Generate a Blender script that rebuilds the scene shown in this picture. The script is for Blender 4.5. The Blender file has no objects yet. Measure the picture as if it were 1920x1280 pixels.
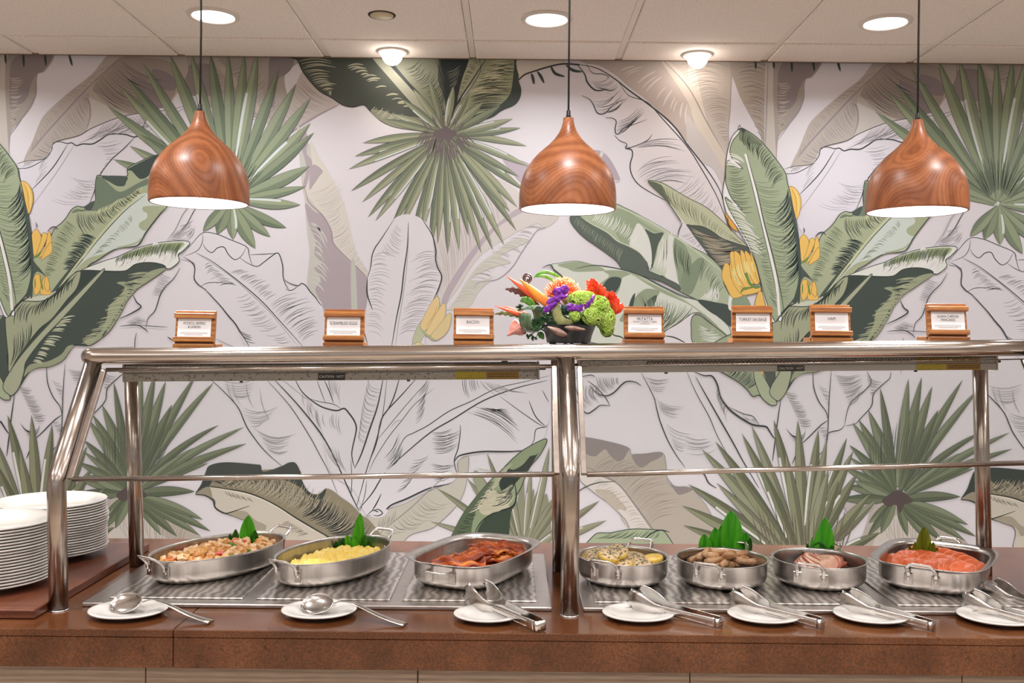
import bpy, bmesh, math, random
from mathutils import Vector, Matrix, noise
from mathutils.geometry import tessellate_polygon
PI = math.pi
sc = bpy.context.scene
COL = sc.collection
rnd = random.Random(7)

# ------------------------------------------------------------------ camera
F_PX = 1800.0
ROLL = 0.010
PITCH = -math.atan(15.0/F_PX)
cam = bpy.data.cameras.new('camera')
cam.sensor_width = 36.0
cam.lens = 36.0*F_PX/1920.0
cam.clip_start = 0.02
camo = bpy.data.objects.new('camera', cam)
COL.objects.link(camo)
CAM = Vector((0, 0, 1.49))
R0 = Vector((1, 0, 0)); F0 = Vector((0, math.cos(PITCH), math.sin(PITCH))); U0 = R0.cross(F0)
CR = R0*math.cos(ROLL) + U0*math.sin(ROLL)
CU = U0*math.cos(ROLL) - R0*math.sin(ROLL)
m = Matrix((CR, CU, -F0)).transposed().to_4x4()
m.translation = CAM
camo.matrix_world = m
sc.camera = camo

def ray(x, y):
    return F0 + CR*((x-960)/F_PX) - CU*((y-640)/F_PX)
def aty(x, y, Y):
    d = ray(x, y); return CAM + d*(Y/d.y)
def atz(x, y, z):
    d = ray(x, y); return CAM + d*((z-CAM.z)/d.z)

# ------------------------------------------------------------------ world, exposure
sc.view_settings.view_transform = 'Standard'
sc.view_settings.look = 'None'
sc.view_settings.gamma = 1.0
sc.view_settings.exposure = 0.38
sc.view_settings.use_curve_mapping = False
w = bpy.data.worlds.new('world'); sc.world = w; w.use_nodes = True
w.node_tree.nodes['Background'].inputs[0].default_value = (0.75, 0.78, 0.85, 1)
w.node_tree.nodes['Background'].inputs[1].default_value = 0.8
try:
    sc.cycles.use_denoising = True
    sc.cycles.sample_clamp_indirect = 6.0
    sc.cycles.max_bounces = 8
    sc.cycles.transparent_max_bounces = 12
    sc.cycles.caustics_reflective = False
    sc.cycles.caustics_refractive = False
except Exception:
    pass

CEIL = 2.64
WALLY = 4.05
XL, XR, YB = -4.66, 5.05, -3.6

def area(name, loc, sx, sy, power, col, rot=(0, 0, 0), shape='RECTANGLE', spread=PI):
    l = bpy.data.lights.new(name, 'AREA'); l.shape = shape; l.size = sx
    if shape in ('RECTANGLE', 'ELLIPSE'): l.size_y = sy
    l.energy = power; l.color = col; l.spread = spread
    o = bpy.data.objects.new(name, l); COL.objects.link(o); o.location = loc; o.rotation_euler = rot
    return o
WARM = (1.0, 0.93, 0.88); NEUT = (1.0, 0.99, 0.995); COOL = (0.90, 0.94, 1.0)
ADDED_PANELS = [(x, y) for x in (-2.6, 0.13, 2.87) for y in (-0.49, -1.71)]  # added fill panels, unseen behind the camera, to brighten the room
for x, y in ADDED_PANELS:
    area('panel_light', (x, y, CEIL-0.035), 1.1, 0.5, 4, NEUT)
DOWN = [aty(400, 30, 3.50), aty(1025, 38, 3.50), aty(1660, 46, 3.50)]
DOWN = [Vector((p.x, 3.50, CEIL)) for p in DOWN]
for p in DOWN:
    area('downlight_beam', (p.x, p.y, CEIL-0.022), 0.13, 0.13, 4.6, NEUT, shape='DISK', spread=math.radians(158))
for xx in (-2.31, 2.60):
    area('downlight_beam', (xx, 3.50, CEIL-0.022), 0.13, 0.13, 4.6, NEUT, shape='DISK', spread=math.radians(158))
ADDED_DOWN = [Vector((x, y, CEIL)) for y in (1.97, 0.90) for x in (-2.31, -1.09, .127, 1.376, 2.6)]  # extra rows out of view, added to brighten counter and food
for p in ADDED_DOWN:
    area('downlight_beam', (p.x, p.y, CEIL-0.022), 0.13, 0.13, 6.0 if p.y > 1 else 8.5, NEUT, shape='DISK', spread=math.radians(150))
SPOTS = [Vector((-0.50, 3.93, CEIL)), Vector((0.745, 3.93, CEIL))]
for p in SPOTS:
    l = bpy.data.lights.new('spot_beam', 'SPOT'); l.energy = 1.1; l.color = WARM; l.spot_size = math.radians(110); l.spot_blend = 0.9; l.shadow_soft_size = 0.03
    o = bpy.data.objects.new('spot_beam', l); COL.objects.link(o); o.location = (p.x, p.y-0.02, CEIL-0.075); o.rotation_euler = (math.radians(8), 0, 0)

# ------------------------------------------------------------------ material helpers
def lin(c):
    c = c.lstrip('#'); v = [int(c[i:i+2], 16)/255 for i in (0, 2, 4)]
    return [x/12.92 if x <= .04045 else ((x+.055)/1.055)**2.4 for x in v]
MATS = {}
def mat(name, col='808080', rough=0.5, metal=0.0, nscale=None, ncol=None, nstretch=(1, 1, 1), bump=0.0, bscale=None, emit=None, estr=1.0, trans=0.0, ior=1.45, coat=0.0, sss=0.0, spec=None, contrast=(0.35, 0.65), detail=4, rvar=0.0, alpha=1.0, thin=False):
    if name in MATS: return MATS[name]
    mt = bpy.data.materials.new(name); mt.use_nodes = True
    nt = mt.node_tree; b = nt.nodes['Principled BSDF']
    c = lin(col) if isinstance(col, str) else col
    b.inputs['Base Color'].default_value = (*c, 1)
    b.inputs['Roughness'].default_value = rough; b.inputs['Metallic'].default_value = metal
    b.inputs['IOR'].default_value = ior
    if coat: b.inputs['Coat Weight'].default_value = coat; b.inputs['Coat Roughness'].default_value = 0.08
    if sss: b.inputs['Subsurface Weight'].default_value = sss; b.inputs['Subsurface Radius'].default_value = (0.01, 0.006, 0.003)
    if spec is not None: b.inputs['Specular IOR Level'].default_value = spec
    if trans: b.inputs['Transmission Weight'].default_value = trans
    if emit: b.inputs['Emission Color'].default_value = (*lin(emit), 1); b.inputs['Emission Strength'].default_value = estr
    if alpha < 1: b.inputs['Alpha'].default_value = alpha
    if nscale or bump:
        tc = nt.nodes.new('ShaderNodeTexCoord'); mp = nt.nodes.new('ShaderNodeMapping')
        mp.inputs['Scale'].default_value = nstretch
        nt.links.new(tc.outputs['Object'], mp.inputs[0])
        n = nt.nodes.new('ShaderNodeTexNoise'); n.inputs['Scale'].default_value = nscale or bscale; n.inputs['Detail'].default_value = detail
        nt.links.new(mp.outputs[0], n.inputs['Vector'])
        if ncol:
            r = nt.nodes.new('ShaderNodeValToRGB'); e = r.color_ramp.elements
            e[0].position, e[1].position = contrast
            e[0].color = (*c, 1); e[1].color = (*lin(ncol), 1)
            nt.links.new(n.outputs[0], r.inputs[0]); nt.links.new(r.outputs[0], b.inputs['Base Color'])
        if rvar:
            ma = nt.nodes.new('ShaderNodeMapRange'); ma.inputs[3].default_value = rough-rvar; ma.inputs[4].default_value = rough+rvar
            nt.links.new(n.outputs[0], ma.inputs[0]); nt.links.new(ma.outputs[0], b.inputs['Roughness'])
        if bump:
            n2 = n
            if bscale and nscale:
                n2 = nt.nodes.new('ShaderNodeTexNoise'); n2.inputs['Scale'].default_value = bscale
                nt.links.new(mp.outputs[0], n2.inputs['Vector'])
            bp = nt.nodes.new('ShaderNodeBump'); bp.inputs['Strength'].default_value = bump; bp.inputs['Distance'].default_value = 0.002
            nt.links.new(n2.outputs[0], bp.inputs['Height']); nt.links.new(bp.outputs[0], b.inputs['Normal'])
    MATS[name] = mt
    return mt

# ------------------------------------------------------------------ mesh helpers
def link(name, me, mats, parent=None, loc=None, rot=None):
    o = bpy.data.objects.new(name, me); COL.objects.link(o)
    if not isinstance(mats, (list, tuple)): mats = [mats]
    if not me.materials:
        for mm in mats: me.materials.append(mm)
    if parent: o.parent = parent
    if loc is not None: o.location = loc
    if rot is not None: o.rotation_euler = rot
    return o
def tag(o, label=None, cat=None, group=None, kind=None):
    if label: o['label'] = label
    if cat: o['category'] = cat
    if group: o['group'] = group
    if kind: o['kind'] = kind
    return o
def thing(name, label, cat, loc=(0, 0, 0), rotz=0, group=None, rot=None):
    o = bpy.data.objects.new(name, None); COL.objects.link(o); o.empty_display_size = .05
    o.location = loc; o.rotation_euler = rot if rot else (0, 0, rotz)
    return tag(o, label, cat, group)
def copytree(root, loc=None, rotz=None, label=None, group=None, scale=None):
    r = root.copy(); COL.objects.link(r)
    if loc is not None: r.location = loc
    if rotz is not None: r.rotation_euler = (r.rotation_euler.x, r.rotation_euler.y, rotz)
    if label: r['label'] = label
    if group: r['group'] = group
    if scale: r.scale = scale
    kids = [c for c in COL.objects if c.parent == root]
    for ch in kids:
        c = ch.copy(); COL.objects.link(c); c.parent = r
        for g in [q for q in COL.objects if q.parent == ch]:
            d = g.copy(); COL.objects.link(d); d.parent = c
    return r
class MB:
    def __init__(s): s.v = []; s.f = []; s.sm = []
    def add(s, vs, fs, smooth=False):
        b = len(s.v); s.v += [tuple(v) for v in vs]; s.f += [tuple(i+b for i in f) for f in fs]; s.sm += [smooth]*len(fs); return s
    def box(s, c, d, rot=None, bev=0):
        x, y, z = d[0]/2, d[1]/2, d[2]/2
        if bev:
            b = bev; pts = []; fs = []
            vs = []
            for sx in (-1, 1):
                for sy in (-1, 1):
                    for sz in (-1, 1):
                        vs.append((sx*(x-b), sy*(y-b), sz*z)); vs.append((sx*(x-b), sy*y, sz*(z-b))); vs.append((sx*x, sy*(y-b), sz*(z-b)))
            I = lambda sx, sy, sz, k: ((sx > 0)*4+(sy > 0)*2+(sz > 0))*3+k
            for q in (-1, 1):
                fs.append([I(-1, -1, q, 0), I(1, -1, q, 0), I(1, 1, q, 0), I(-1, 1, q, 0)][::q])
                fs.append([I(-1, q, -1, 1), I(1, q, -1, 1), I(1, q, 1, 1), I(-1, q, 1, 1)][::-q])
                fs.append([I(q, -1, -1, 2), I(q, 1, -1, 2), I(q, 1, 1, 2), I(q, -1, 1, 2)][::q])
            for a in (-1, 1):
                for c2 in (-1, 1):
                    fs.append([I(-1, a, c2, 0), I(1, a, c2, 0), I(1, a, c2, 1), I(-1, a, c2, 1)][::-a*c2])
                    fs.append([I(a, -1, c2, 0), I(a, 1, c2, 0), I(a, 1, c2, 2), I(a, -1, c2, 2)][::a*c2])
                    fs.append([I(a, c2, -1, 1), I(a, c2, 1, 1), I(a, c2, 1, 2), I(a, c2, -1, 2)][::-a*c2])
                    for c3 in (-1, 1):
                        fs.append([I(a, c2, c3, 0), I(a, c2, c3, 1), I(a, c2, c3, 2)][::a*c2*c3])
        else:
            vs = [(sx*x, sy*y, sz*z) for sx in (-1, 1) for sy in (-1, 1) for sz in (-1, 1)]
            fs = [(0, 1, 3, 2), (4, 6, 7, 5), (0, 4, 5, 1), (2, 3, 7, 6), (0, 2, 6, 4), (1, 5, 7, 3)]
        M = rot if rot else Matrix.Identity(3)
        c = Vector(c)
        return s.add([M @ Vector(v)+c for v in vs], fs)
    def tube(s, pts, r, n=12, cap=True, closed=False, flat=1.0, up=(0, 0, 1)):
        pts = [Vector(p) for p in pts]; N = len(pts)
        rr = r if isinstance(r, (list, tuple)) else [r]*N
        vs = []; prev = None
        for i, p in enumerate(pts):
            if closed: t = pts[(i+1) % N]-pts[i-1]
            else: t = pts[min(i+1, N-1)]-pts[max(i-1, 0)]
            t.normalize()
            if prev is None:
                a = Vector(up)
                if abs(a.dot(t)) > .95: a = Vector((1, 0, 0))
                prev = a
            side = t.cross(prev)
            if side.length < 1e-6: side = t.orthogonal()
            side.normalize(); u = side.cross(t); prev = u
            for k in range(n):
                an = 2*PI*k/n
                vs.append(p + side*(math.cos(an)*rr[i]) + u*(math.sin(an)*rr[i]*flat))
        fs = []
        M = N if closed else N-1
        for i in range(M):
            j = (i+1) % N
            for k in range(n):
                k2 = (k+1) % n
                fs.append((i*n+k, j*n+k, j*n+k2, i*n+k2))
        s.add(vs, fs, True)
        if cap and not closed:
            b = len(s.v)-len(vs)
            s.f.append(tuple(b+k for k in range(n))); s.sm.append(False)
            s.f.append(tuple(b+(N-1)*n+k for k in range(n))[::-1]); s.sm.append(False)
        return s
    def lathe(s, prof, n=48, c=(0, 0, 0), sx=1, sy=1, smooth=True, cap=False):
        vs = []; N = len(prof)
        for r, z in prof:
            for k in range(n):
                a = 2*PI*k/n; vs.append((c[0]+r*math.cos(a)*sx, c[1]+r*math.sin(a)*sy, c[2]+z))
        fs = []
        for i in range(N-1):
            for k in range(n):
                k2 = (k+1) % n; fs.append((i*n+k, i*n+k2, (i+1)*n+k2, (i+1)*n+k))
        b = len(s.v); s.add(vs, fs, smooth)
        if cap and prof[0][0] > 1e-6: s.f.append(tuple(b+k for k in range(n))[::-1]); s.sm.append(False)
        if cap and prof[-1][0] > 1e-6: s.f.append(tuple(b+(N-1)*n+k for k in range(n))); s.sm.append(False)
        return s
    def ball(s, c, r, n=12, m_=8, sc_=(1, 1, 1), rot=None):
        c = Vector(c); vs = []; fs = []
        for i in range(m_+1):
            th = PI*i/m_
            for k in range(n):
                a = 2*PI*k/n
                v = Vector((math.sin(th)*math.cos(a)*r*sc_[0], math.sin(th)*math.sin(a)*r*sc_[1], math.cos(th)*r*sc_[2]))
                if rot: v = rot @ v
                vs.append(c+v)
        for i in range(m_):
            for k in range(n):
                k2 = (k+1) % n; fs.append((i*n+k, (i+1)*n+k, (i+1)*n+k2, i*n+k2))
        return s.add(vs, fs, True)
    def mesh(s, name='m', merge=True):
        me = bpy.data.meshes.new(name); me.from_pydata(s.v, [], s.f)
        me.polygons.foreach_set('use_smooth', s.sm)
        if merge:
            bm = bmesh.new(); bm.from_mesh(me)
            bmesh.ops.remove_doubles(bm, verts=bm.verts, dist=1e-6)
            bmesh.ops.recalc_face_normals(bm, faces=bm.faces)
            bm.to_mesh(me); bm.free()
        me.update(); return me
    def obj(s, name, m, parent=None, loc=None, rot=None, merge=True):
        return link(name, s.mesh(name, merge), m, parent, loc, rot)
def rx(a): return Matrix.Rotation(a, 3, 'X')
def ry(a): return Matrix.Rotation(a, 3, 'Y')
def rz(a): return Matrix.Rotation(a, 3, 'Z')
def cr_(pts, closed=False, k=6):
    """Catmull-Rom through points (any dimension)"""
    P = [Vector(p) for p in pts]; N = len(P); out = []
    rng = range(N if closed else N-1)
    for i in rng:
        if closed: a, b, c, d = P[i-1], P[i], P[(i+1) % N], P[(i+2) % N]
        else:
            b, c = P[i], P[i+1]; a = P[i-1] if i else b*2-c; d = P[i+2] if i+2 < N else c*2-b
        for j in range(k):
            t = j/k
            out.append(0.5*((2*b)+(c-a)*t+(2*a-5*b+4*c-d)*t*t+(3*b-a-3*c+d)*t**3))
    if not closed: out.append(P[-1].copy())
    return out

# ------------------------------------------------------------------ room shell
m_wall = mat('wall_paint', 'e6e2e0', .9)
m_floor = mat('floor_carpet', 'd6c8b8', .7, nscale=60, ncol='c4b5a4')
m_tile = mat('acoustic_tile', 'fbf0e8', .95, nscale=240, ncol='d6c4b6', contrast=(.56, .68), detail=2, bump=.35)
m_grid = mat('grid_metal', 'f6ece2', .5)
m_dark = mat('dark_gap', '2a2624', .9)
def struct(name, mb, m_, parent=None):
    o = mb.obj(name, m_, parent)
    if parent is None: o['kind'] = 'structure'
    return o
struct('floor', MB().box(((XL+XR)/2, (YB+WALLY)/2, -.05), (XR-XL+.4, WALLY-YB+.4, .1)), m_floor)
m_print_white = mat('mural_paper', 'e8e6ed', .55)
wall_back = struct('wall_back', MB().box(((XL+XR)/2, WALLY+.0601, CEIL/2+.05), (XR-XL, .1, CEIL+.1)), m_print_white)
wall_back['label'] = 'wall papered with a tropical leaf mural'
struct('wall_left', MB().box((XL-.05, (YB+WALLY)/2, CEIL/2), (.1, WALLY-YB+.2, CEIL)), m_wall)
struct('wall_right', MB().box((XR+.05, (YB+WALLY)/2, CEIL/2), (.1, WALLY-YB+.2, CEIL)), m_wall)
# unseen rear wall; its wide window opening is added to let light in
rw = MB()
rw.box(((XL+XR)/2, YB-.05, .45), (XR-XL, .1, .9)); rw.box(((XL+XR)/2, YB-.05, 2.47), (XR-XL, .1, .34))
rw.box((XL+.4, YB-.05, 1.6), (.8, .1, 1.4)); rw.box((XR-.4, YB-.05, 1.6), (.8, .1, 1.4))
struct('wall_rear', rw, mat('rear_wall', 'd8cabb', .9))
fr = MB()
for i in range(7):
    fr.box((XL+.8+i*(XR-XL-1.6)/6, YB-.05, 1.6), (.06, .08, 1.4))
fr.box(((XL+XR)/2, YB-.05, 2.28), (XR-XL-1.6, .08, .05)); fr.box(((XL+XR)/2, YB-.05, .92), (XR-XL-1.6, .08, .05))
struct('window_1', fr, mat('window_frame', '4a423c', .5))
bb = MB(); bb.box(((XL+XR)/2, WALLY-.008, .05), (XR-XL, .014, .1))
struct('baseboard_back', bb, mat('baseboard_white', 'd8d2cc', .6))
# ceiling: slab, T bars and separate tiles
ceil = struct('ceiling', MB().box(((XL+XR)/2, (YB+WALLY)/2, CEIL+.09), (XR-XL+.2, WALLY-YB+.2, .1)), m_dark)
PX, PY = 0.6085, 0.61
gx = [-.1755+PX*k for k in range(-8, 10) if XL < -.1755+PX*k < XR]
gy = [3.777-PY*k for k in range(0, 13) if 3.777-PY*k > YB]
def tilemesh(sx, sy):
    mb = MB(); z0, z1, b = -.004, .012, .004
    x, y = sx/2, sy/2
    vs = [(-x, -y, z1), (x, -y, z1), (x, y, z1), (-x, y, z1), (-x, -y, 0), (x, -y, 0), (x, y, 0), (-x, y, 0),
          (-x+b, -y+b, z0), (x-b, -y+b, z0), (x-b, y-b, z0), (-x+b, y-b, z0)]
    mb.add(vs, [(0, 1, 2, 3), (0, 4, 5, 1), (1, 5, 6, 2), (2, 6, 7, 3), (3, 7, 4, 0), (4, 8, 9, 5), (5, 9, 10, 6), (6, 10, 11, 7), (7, 11, 8, 4), (8, 11, 10, 9)])
    me = mb.mesh('ceiling_tile'); me.materials.append(m_tile); return me
tm = {}
xs = [XL]+gx+[XR]; ys = [WALLY-.02]+gy+[YB]
for i in range(len(xs)-1):
    for j in range(len(ys)-1):
        sx = xs[i+1]-xs[i]-.028; sy = ys[j]-ys[j+1]-.020
        if sx < .05 or sy < .05: continue
        cx, cy = (xs[i]+xs[i+1])/2, (ys[j]+ys[j+1])/2
        if any(abs(cx-tx) < .6 and abs(cy-ty) < .3 for tx, ty in ADDED_PANELS): continue
        key = (round(sx, 3), round(sy, 3))
        if key not in tm: tm[key] = tilemesh(sx, sy)
        link('ceiling_tile', tm[key], m_tile, ceil, (cx, cy, CEIL))
for x in gx:
    MB().box((x, (YB+WALLY)/2, CEIL+.014), (.024, WALLY-YB, .022)).obj('grid_bar', m_grid, ceil)
for y in gy:
    MB().box(((XL+XR)/2, y, CEIL+.015), (XR-XL, .022, .022)).obj('grid_bar', m_grid, ceil)
MB().box(((XL+XR)/2, WALLY-.012, CEIL+.004), (XR-XL, .022, .006)).obj('wall_angle', mat('wall_angle', '8d7868', .7), ceil)
# light fittings
m_glow = mat('lamp_diffuser', 'ffffff', .5, emit='fffaf5', estr=6)
m_trim = mat('lamp_trim', 'e4dad2', .4)
for i, (x, y) in enumerate(ADDED_PANELS):
    t = thing('ceiling_panel_light', 'flat rectangular light panel in the ceiling behind the camera', 'light', (x, y, CEIL-.02), 0, 'ceiling panel lights')
    MB().box((0, 0, .012), (1.19, .6, .03)).obj('frame', m_trim, t)
    MB().box((0, 0, -.006), (1.12, .53, .006)).obj('diffuser', mat('panel_glow', 'ffffff', .5, emit='fffaf5', estr=2.0), t)
dl = ['round recessed downlight behind the cord of the left pendant lamp', 'round recessed downlight beside the cord of the middle pendant lamp', 'round recessed downlight nearest the cord of the right pendant lamp',
      'round recessed downlight in the ceiling beyond the left edge of the photo', 'round recessed downlight in the ceiling beyond the right edge of the photo']+['round recessed downlight in the ceiling row above the counter front']*5+['round recessed downlight in the ceiling row nearest the camera']*5
for i, p in enumerate(DOWN+[Vector((-2.31, 3.5, CEIL)), Vector((2.60, 3.5, CEIL))]+ADDED_DOWN):
    t = thing('recessed_downlight', dl[i], 'light', (p.x, p.y, CEIL-.004), 0, 'recessed downlights')
    MB().lathe([(.074, .004), (.074, -.006), (.080, -.010), (.092, -.006), (.095, 0), (.095, .002), (.08, .004)], 48).obj('trim_ring', m_trim, t)
    MB().lathe([(.0, -.002), (.074, -.002), (.074, .004), (0, .004)], 40).obj('diffuser', m_glow, t)
t = thing('ceiling_speaker_cap', 'small plain round cap in a dark ring in a ceiling tile', 'cap', (aty(716, 28, 3.48).x, 3.48, CEIL-.004))
MB().lathe([(.0, -.004), (.042, -.004), (.042, .0), (0, .0)], 32).obj('cap', mat('cap_beige', 'd9c9a8', .6), t)
MB().lathe([(.043, -.001), (.048, -.003), (.051, .001), (.045, .003)], 32).obj('ring', m_dark, t)
for i, p in enumerate(SPOTS):
    t = thing('eyeball_spotlight', ['lit eyeball spotlight close to the wall above the palm frond', 'lit eyeball spotlight close to the wall right of the middle pendant'][i], 'light', (p.x, p.y, CEIL-.004), 0, 'eyeball spotlights by the wall')
    MB().lathe([(.045, .004), (.045, -.006), (.052, -.010), (.062, -.006), (.066, .001), (.05, .003)], 40).obj('trim_ring', m_trim, t)
    MB().ball((0, -.008, -.016), .042, 24, 14).obj('lamp_eye', mat('spot_glow', 'ffffff', .5, emit='fff4ea', estr=14), t)

# ------------------------------------------------------------------ the printed mural (flat print on the wall)
mv = []; mf = []; mc = []
LAY = [0]; OFF = [0, 0]
p00 = aty(0, 0, WALLY); p10 = aty(1000, 0, WALLY); p01 = aty(0, 1000, WALLY)
def wpt(x, y):
    x += OFF[0]; y += OFF[1]
    X = p00.x+(p10.x-p00.x)*x/1000+(p01.x-p00.x)*y/1000
    Z = p00.z+(p10.z-p00.z)*x/1000+(p01.z-p00.z)*y/1000
    return (X, Z)
PGAIN = 1.16
def pcol(c):
    return tuple(min(.9, v*g_) for v, g_ in zip(lin(c), (1.13, 1.16, 1.19)))
def nxt():
    LAY[0] += 1; return -LAY[0]*5e-6
def parse(s):
    if isinstance(s, str):
        a = [tuple(float(q) for q in p.split(',')) for p in s.split()]
        return a
    return s
def emitpoly(pts, col, y):
    pts = [wpt(*p) for p in pts]
    tri = tessellate_polygon([[Vector((a, b, 0)) for a, b in pts]])
    b = len(mv); mv.extend((a, y, min(c, CEIL+.02)) for a, c in pts)
    for t in tri: mf.append((t[0]+b, t[1]+b, t[2]+b)); mc.append(col)
def P(c, s, line=None, lw=1.1, k=5):
    """filled closed smooth shape, optional outline"""
    pts = [(v[0], v[1]) for v in cr_(parse(s), True, k)]
    emitpoly(pts, pcol(c), nxt())
    if line:
        q = pts+[pts[0]]; ribbon(q, lw, pcol(line), nxt(), taper=False)
def ribbon(pts, wd, col, y, taper=True, wfun=None):
    N = len(pts)
    if N < 2: return
    b = len(mv)
    for i, p in enumerate(pts):
        a = pts[max(0, i-1)]; c = pts[min(N-1, i+1)]
        dx, dy = c[0]-a[0], c[1]-a[1]; l = math.hypot(dx, dy) or 1
        u = i/(N-1)
        ww = wd*.5*(wfun(u) if wfun else ((.25+.75*math.sin(PI*min(1, max(0, u)))**.6) if taper else 1))
        nx, ny = -dy/l*ww, dx/l*ww
        for sgn in (1, -1):
            X, Z = wpt(p[0]+sgn*nx, p[1]+sgn*ny); mv.append((X, y, min(Z, CEIL+.02)))
    for i in range(N-1):
        mf.append((b+2*i, b+2*i+1, b+2*i+3, b+2*i+2)); mc.append(col)
def L(c, wd, s, k=5, taper=True):
    ribbon([(v[0], v[1]) for v in cr_(parse(s), False, k)], wd*1.3, pcol(c), nxt(), taper)
def samp(pts, u):
    d = [0]
    for i in range(1, len(pts)): d.append(d[-1]+math.dist(pts[i], pts[i-1]))
    t = u*d[-1]
    for i in range(1, len(pts)):
        if d[i] >= t:
            f = (t-d[i-1])/((d[i]-d[i-1]) or 1); return (pts[i-1][0]+(pts[i][0]-pts[i-1][0])*f, pts[i-1][1]+(pts[i][1]-pts[i-1][1])*f)
    return pts[-1]
def H(c, wd, A, B, n, t0=0., t1=.6, bend=.08, jit=.25, gap=0):
    """hatching: n strokes running from curve A towards curve B"""
    a = [(v[0], v[1]) for v in cr_(parse(A), False, 6)]; b = [(v[0], v[1]) for v in cr_(parse(B), False, 6)]
    y = nxt(); col = pcol(c)
    for i in range(n):
        u = (i+.5+rnd.uniform(-.4, .4))/n; u = min(1, max(0, u))
        if gap and rnd.random() < gap: continue
        p, q = samp(a, u), samp(b, u)
        s0 = t0+rnd.uniform(-jit, jit)*.25*(t0 > 0); s1 = t1*(1+rnd.uniform(-jit, jit)); s1 = min(1, s1)
        dx, dy = q[0]-p[0], q[1]-p[1]; pts = []
        for j in range(6):
            s = s0+(s1-s0)*j/5; bb_ = bend*math.sin(PI*j/5)*(s1-s0)
            pts.append((p[0]+dx*s-dy*bb_, p[1]+dy*s+dx*bb_))
        ribbon(pts, wd*1.2*rnd.uniform(.7, 1.2), col, y)
def blade(cx, cy, tx, ty, wd, c1, c2, c3=None, bend=0, start=.0, line='3c4640', peak=.6):
    """one palm blade: base shape, darker half, outline"""
    dx, dy = tx-cx, ty-cy; l = math.hypot(dx, dy); nx, ny = -dy/l, dx/l
    def cen(u): return (cx+dx*u+nx*bend*l*(u*u-u)*-1+0, cy+dy*u+ny*bend*l*(u*u-u)*-1)
    def ww(u):
        if u < peak: return (.22+.78*math.sin(u/peak*PI/2)**1.3)
        return max(0., math.cos((u-peak)/(1-peak)*PI/2))**.85
    us = [start+(1-start)*i/14 for i in range(15)]
    y = nxt()
    Lp = []; Rp = []; Mp = []
    for u in us:
        x, yy = cen(u); h = wd/2*ww(u)
        Lp.append((x+nx*h, yy+ny*h)); Rp.append((x-nx*h, yy-ny*h)); Mp.append((x+nx*h*.12, yy+ny*h*.12))
    emitpoly(Lp+Rp[::-1][1:], pcol(c1), y)
    emitpoly(Lp+Mp[::-1][1:], pcol(c2), nxt())
    if c3:
        k0, k1 = 3, 11
        emitpoly(Rp[k0:k1]+[((Rp[i][0]*.55+Mp[i][0]*.45), (Rp[i][1]*.55+Mp[i][1]*.45)) for i in range(k1-1, k0-1, -1)], pcol(c3), nxt())
    if line:
        yl = nxt()
        ribbon(Lp, .9, pcol(line), yl, True); ribbon(Rp, .7, pcol(line), yl, True)
def fan(cx, cy, tips, wd, cols, bend=.06, start=.06, line='3c4640', peak=.6):
    for i, tp in enumerate(tips):
        tx, ty = tp[0], tp[1]; b = tp[2] if len(tp) > 2 else bend*rnd.uniform(-1, 1); w_ = tp[3] if len(tp) > 3 else wd
        cs = cols[i % len(cols)]
        blade(cx+rnd.uniform(-2, 2), cy+rnd.uniform(-2, 2), tx, ty, w_*rnd.uniform(.85, 1.1), cs[0], cs[1], cs[2] if len(cs) > 2 else None, b, start, line, peak)
LN = '2e363a'; LG = '8c898b'; LM = 'a39aa2'

# --- taupe background leaves, upper left
P('a8a097', '318,104 548,104 547,125 534,138 534,160 540,185 534,215 520,234 512,225 470,215 430,212 395,200 370,180 350,178 330,170 318,150')
P('8d8382', '345,125 395,121 402,172 372,178 345,168'); P('8b8181', '508,104 548,104 547,125 534,139 520,150 512,200 502,178 503,140')
P('b3aa9e', '322,104 348,104 352,130 342,152 330,155 322,140', LG, .8)
P('b7ada1', '395,108 407,108 470,180 514,232 510,240 465,192')
H('857b76', .8, '398,112 450,165 512,235', '450,100 500,140 540,200', 26, .1, .8)
H('857b76', .8, '398,114 450,170 505,235', '372,120 400,190 450,220', 20, .1, .7)
P('bdb3ac', '572,130 600,160 635,193 600,210 570,230 545,245 520,262 500,270 512,250 530,215 548,178 558,150')
L('a1939c', 3, '636,194 600,212 570,230 545,247 500,275'); H('8f8587', .8, '565,142 540,200 505,262', '625,190 580,222 540,245', 30, .05, .8)
# plum leaf hanging down centre left
P('c3c1b8', '557,235 575,262 600,295 625,337 645,380 655,417 660,440 672,480 692,513 689,560 683,590 610,590 592,556 577,532 581,475 576,430 572,375 567,350 562,300')
P('d3cec4', '582,263 600,295 625,337 645,380 655,417 660,440 672,480 692,513 688,518 665,494 650,480 626,455 621,430 605,402 585,375 572,356 585,320')
P('aca0a5', '570,236 577,262 575,285 585,300 582,320 572,352 568,346 574,310 562,262'); P('aca0a5', '585,308 605,318 598,330 588,345 580,352')
P('aca0a5', '572,380 590,395 605,402 621,432 625,456 650,484 665,496 690,520 689,560 683,585 612,585 600,560 592,540 602,522 590,500 604,492 590,475 592,450 580,420')
L('9b8d96', 2.2, '572,352 580,378 605,402 621,430 626,455 650,481 665,494 690,519'); P('bcc0b4', '659,493 667,495 671,590 661,590')
H('c6c8bf', 2.2, '577,400 583,470 580,530', '640,475 650,520 640,570', 14, .05, .45, -.12)
H('b6aeb0', .8, '575,360 606,404 627,458 690,516', '640,330 652,410 665,455 692,510', 44, .05, .85, .1)
P('b9bdab', '657,640 681,640 680,712 676,762 673,798 662,770'); L(LN, 1.4, '657,650 659,712 662,770 671,800'); L(LN, 1.6, '682,650 680,712 676,762 672,797')
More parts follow.
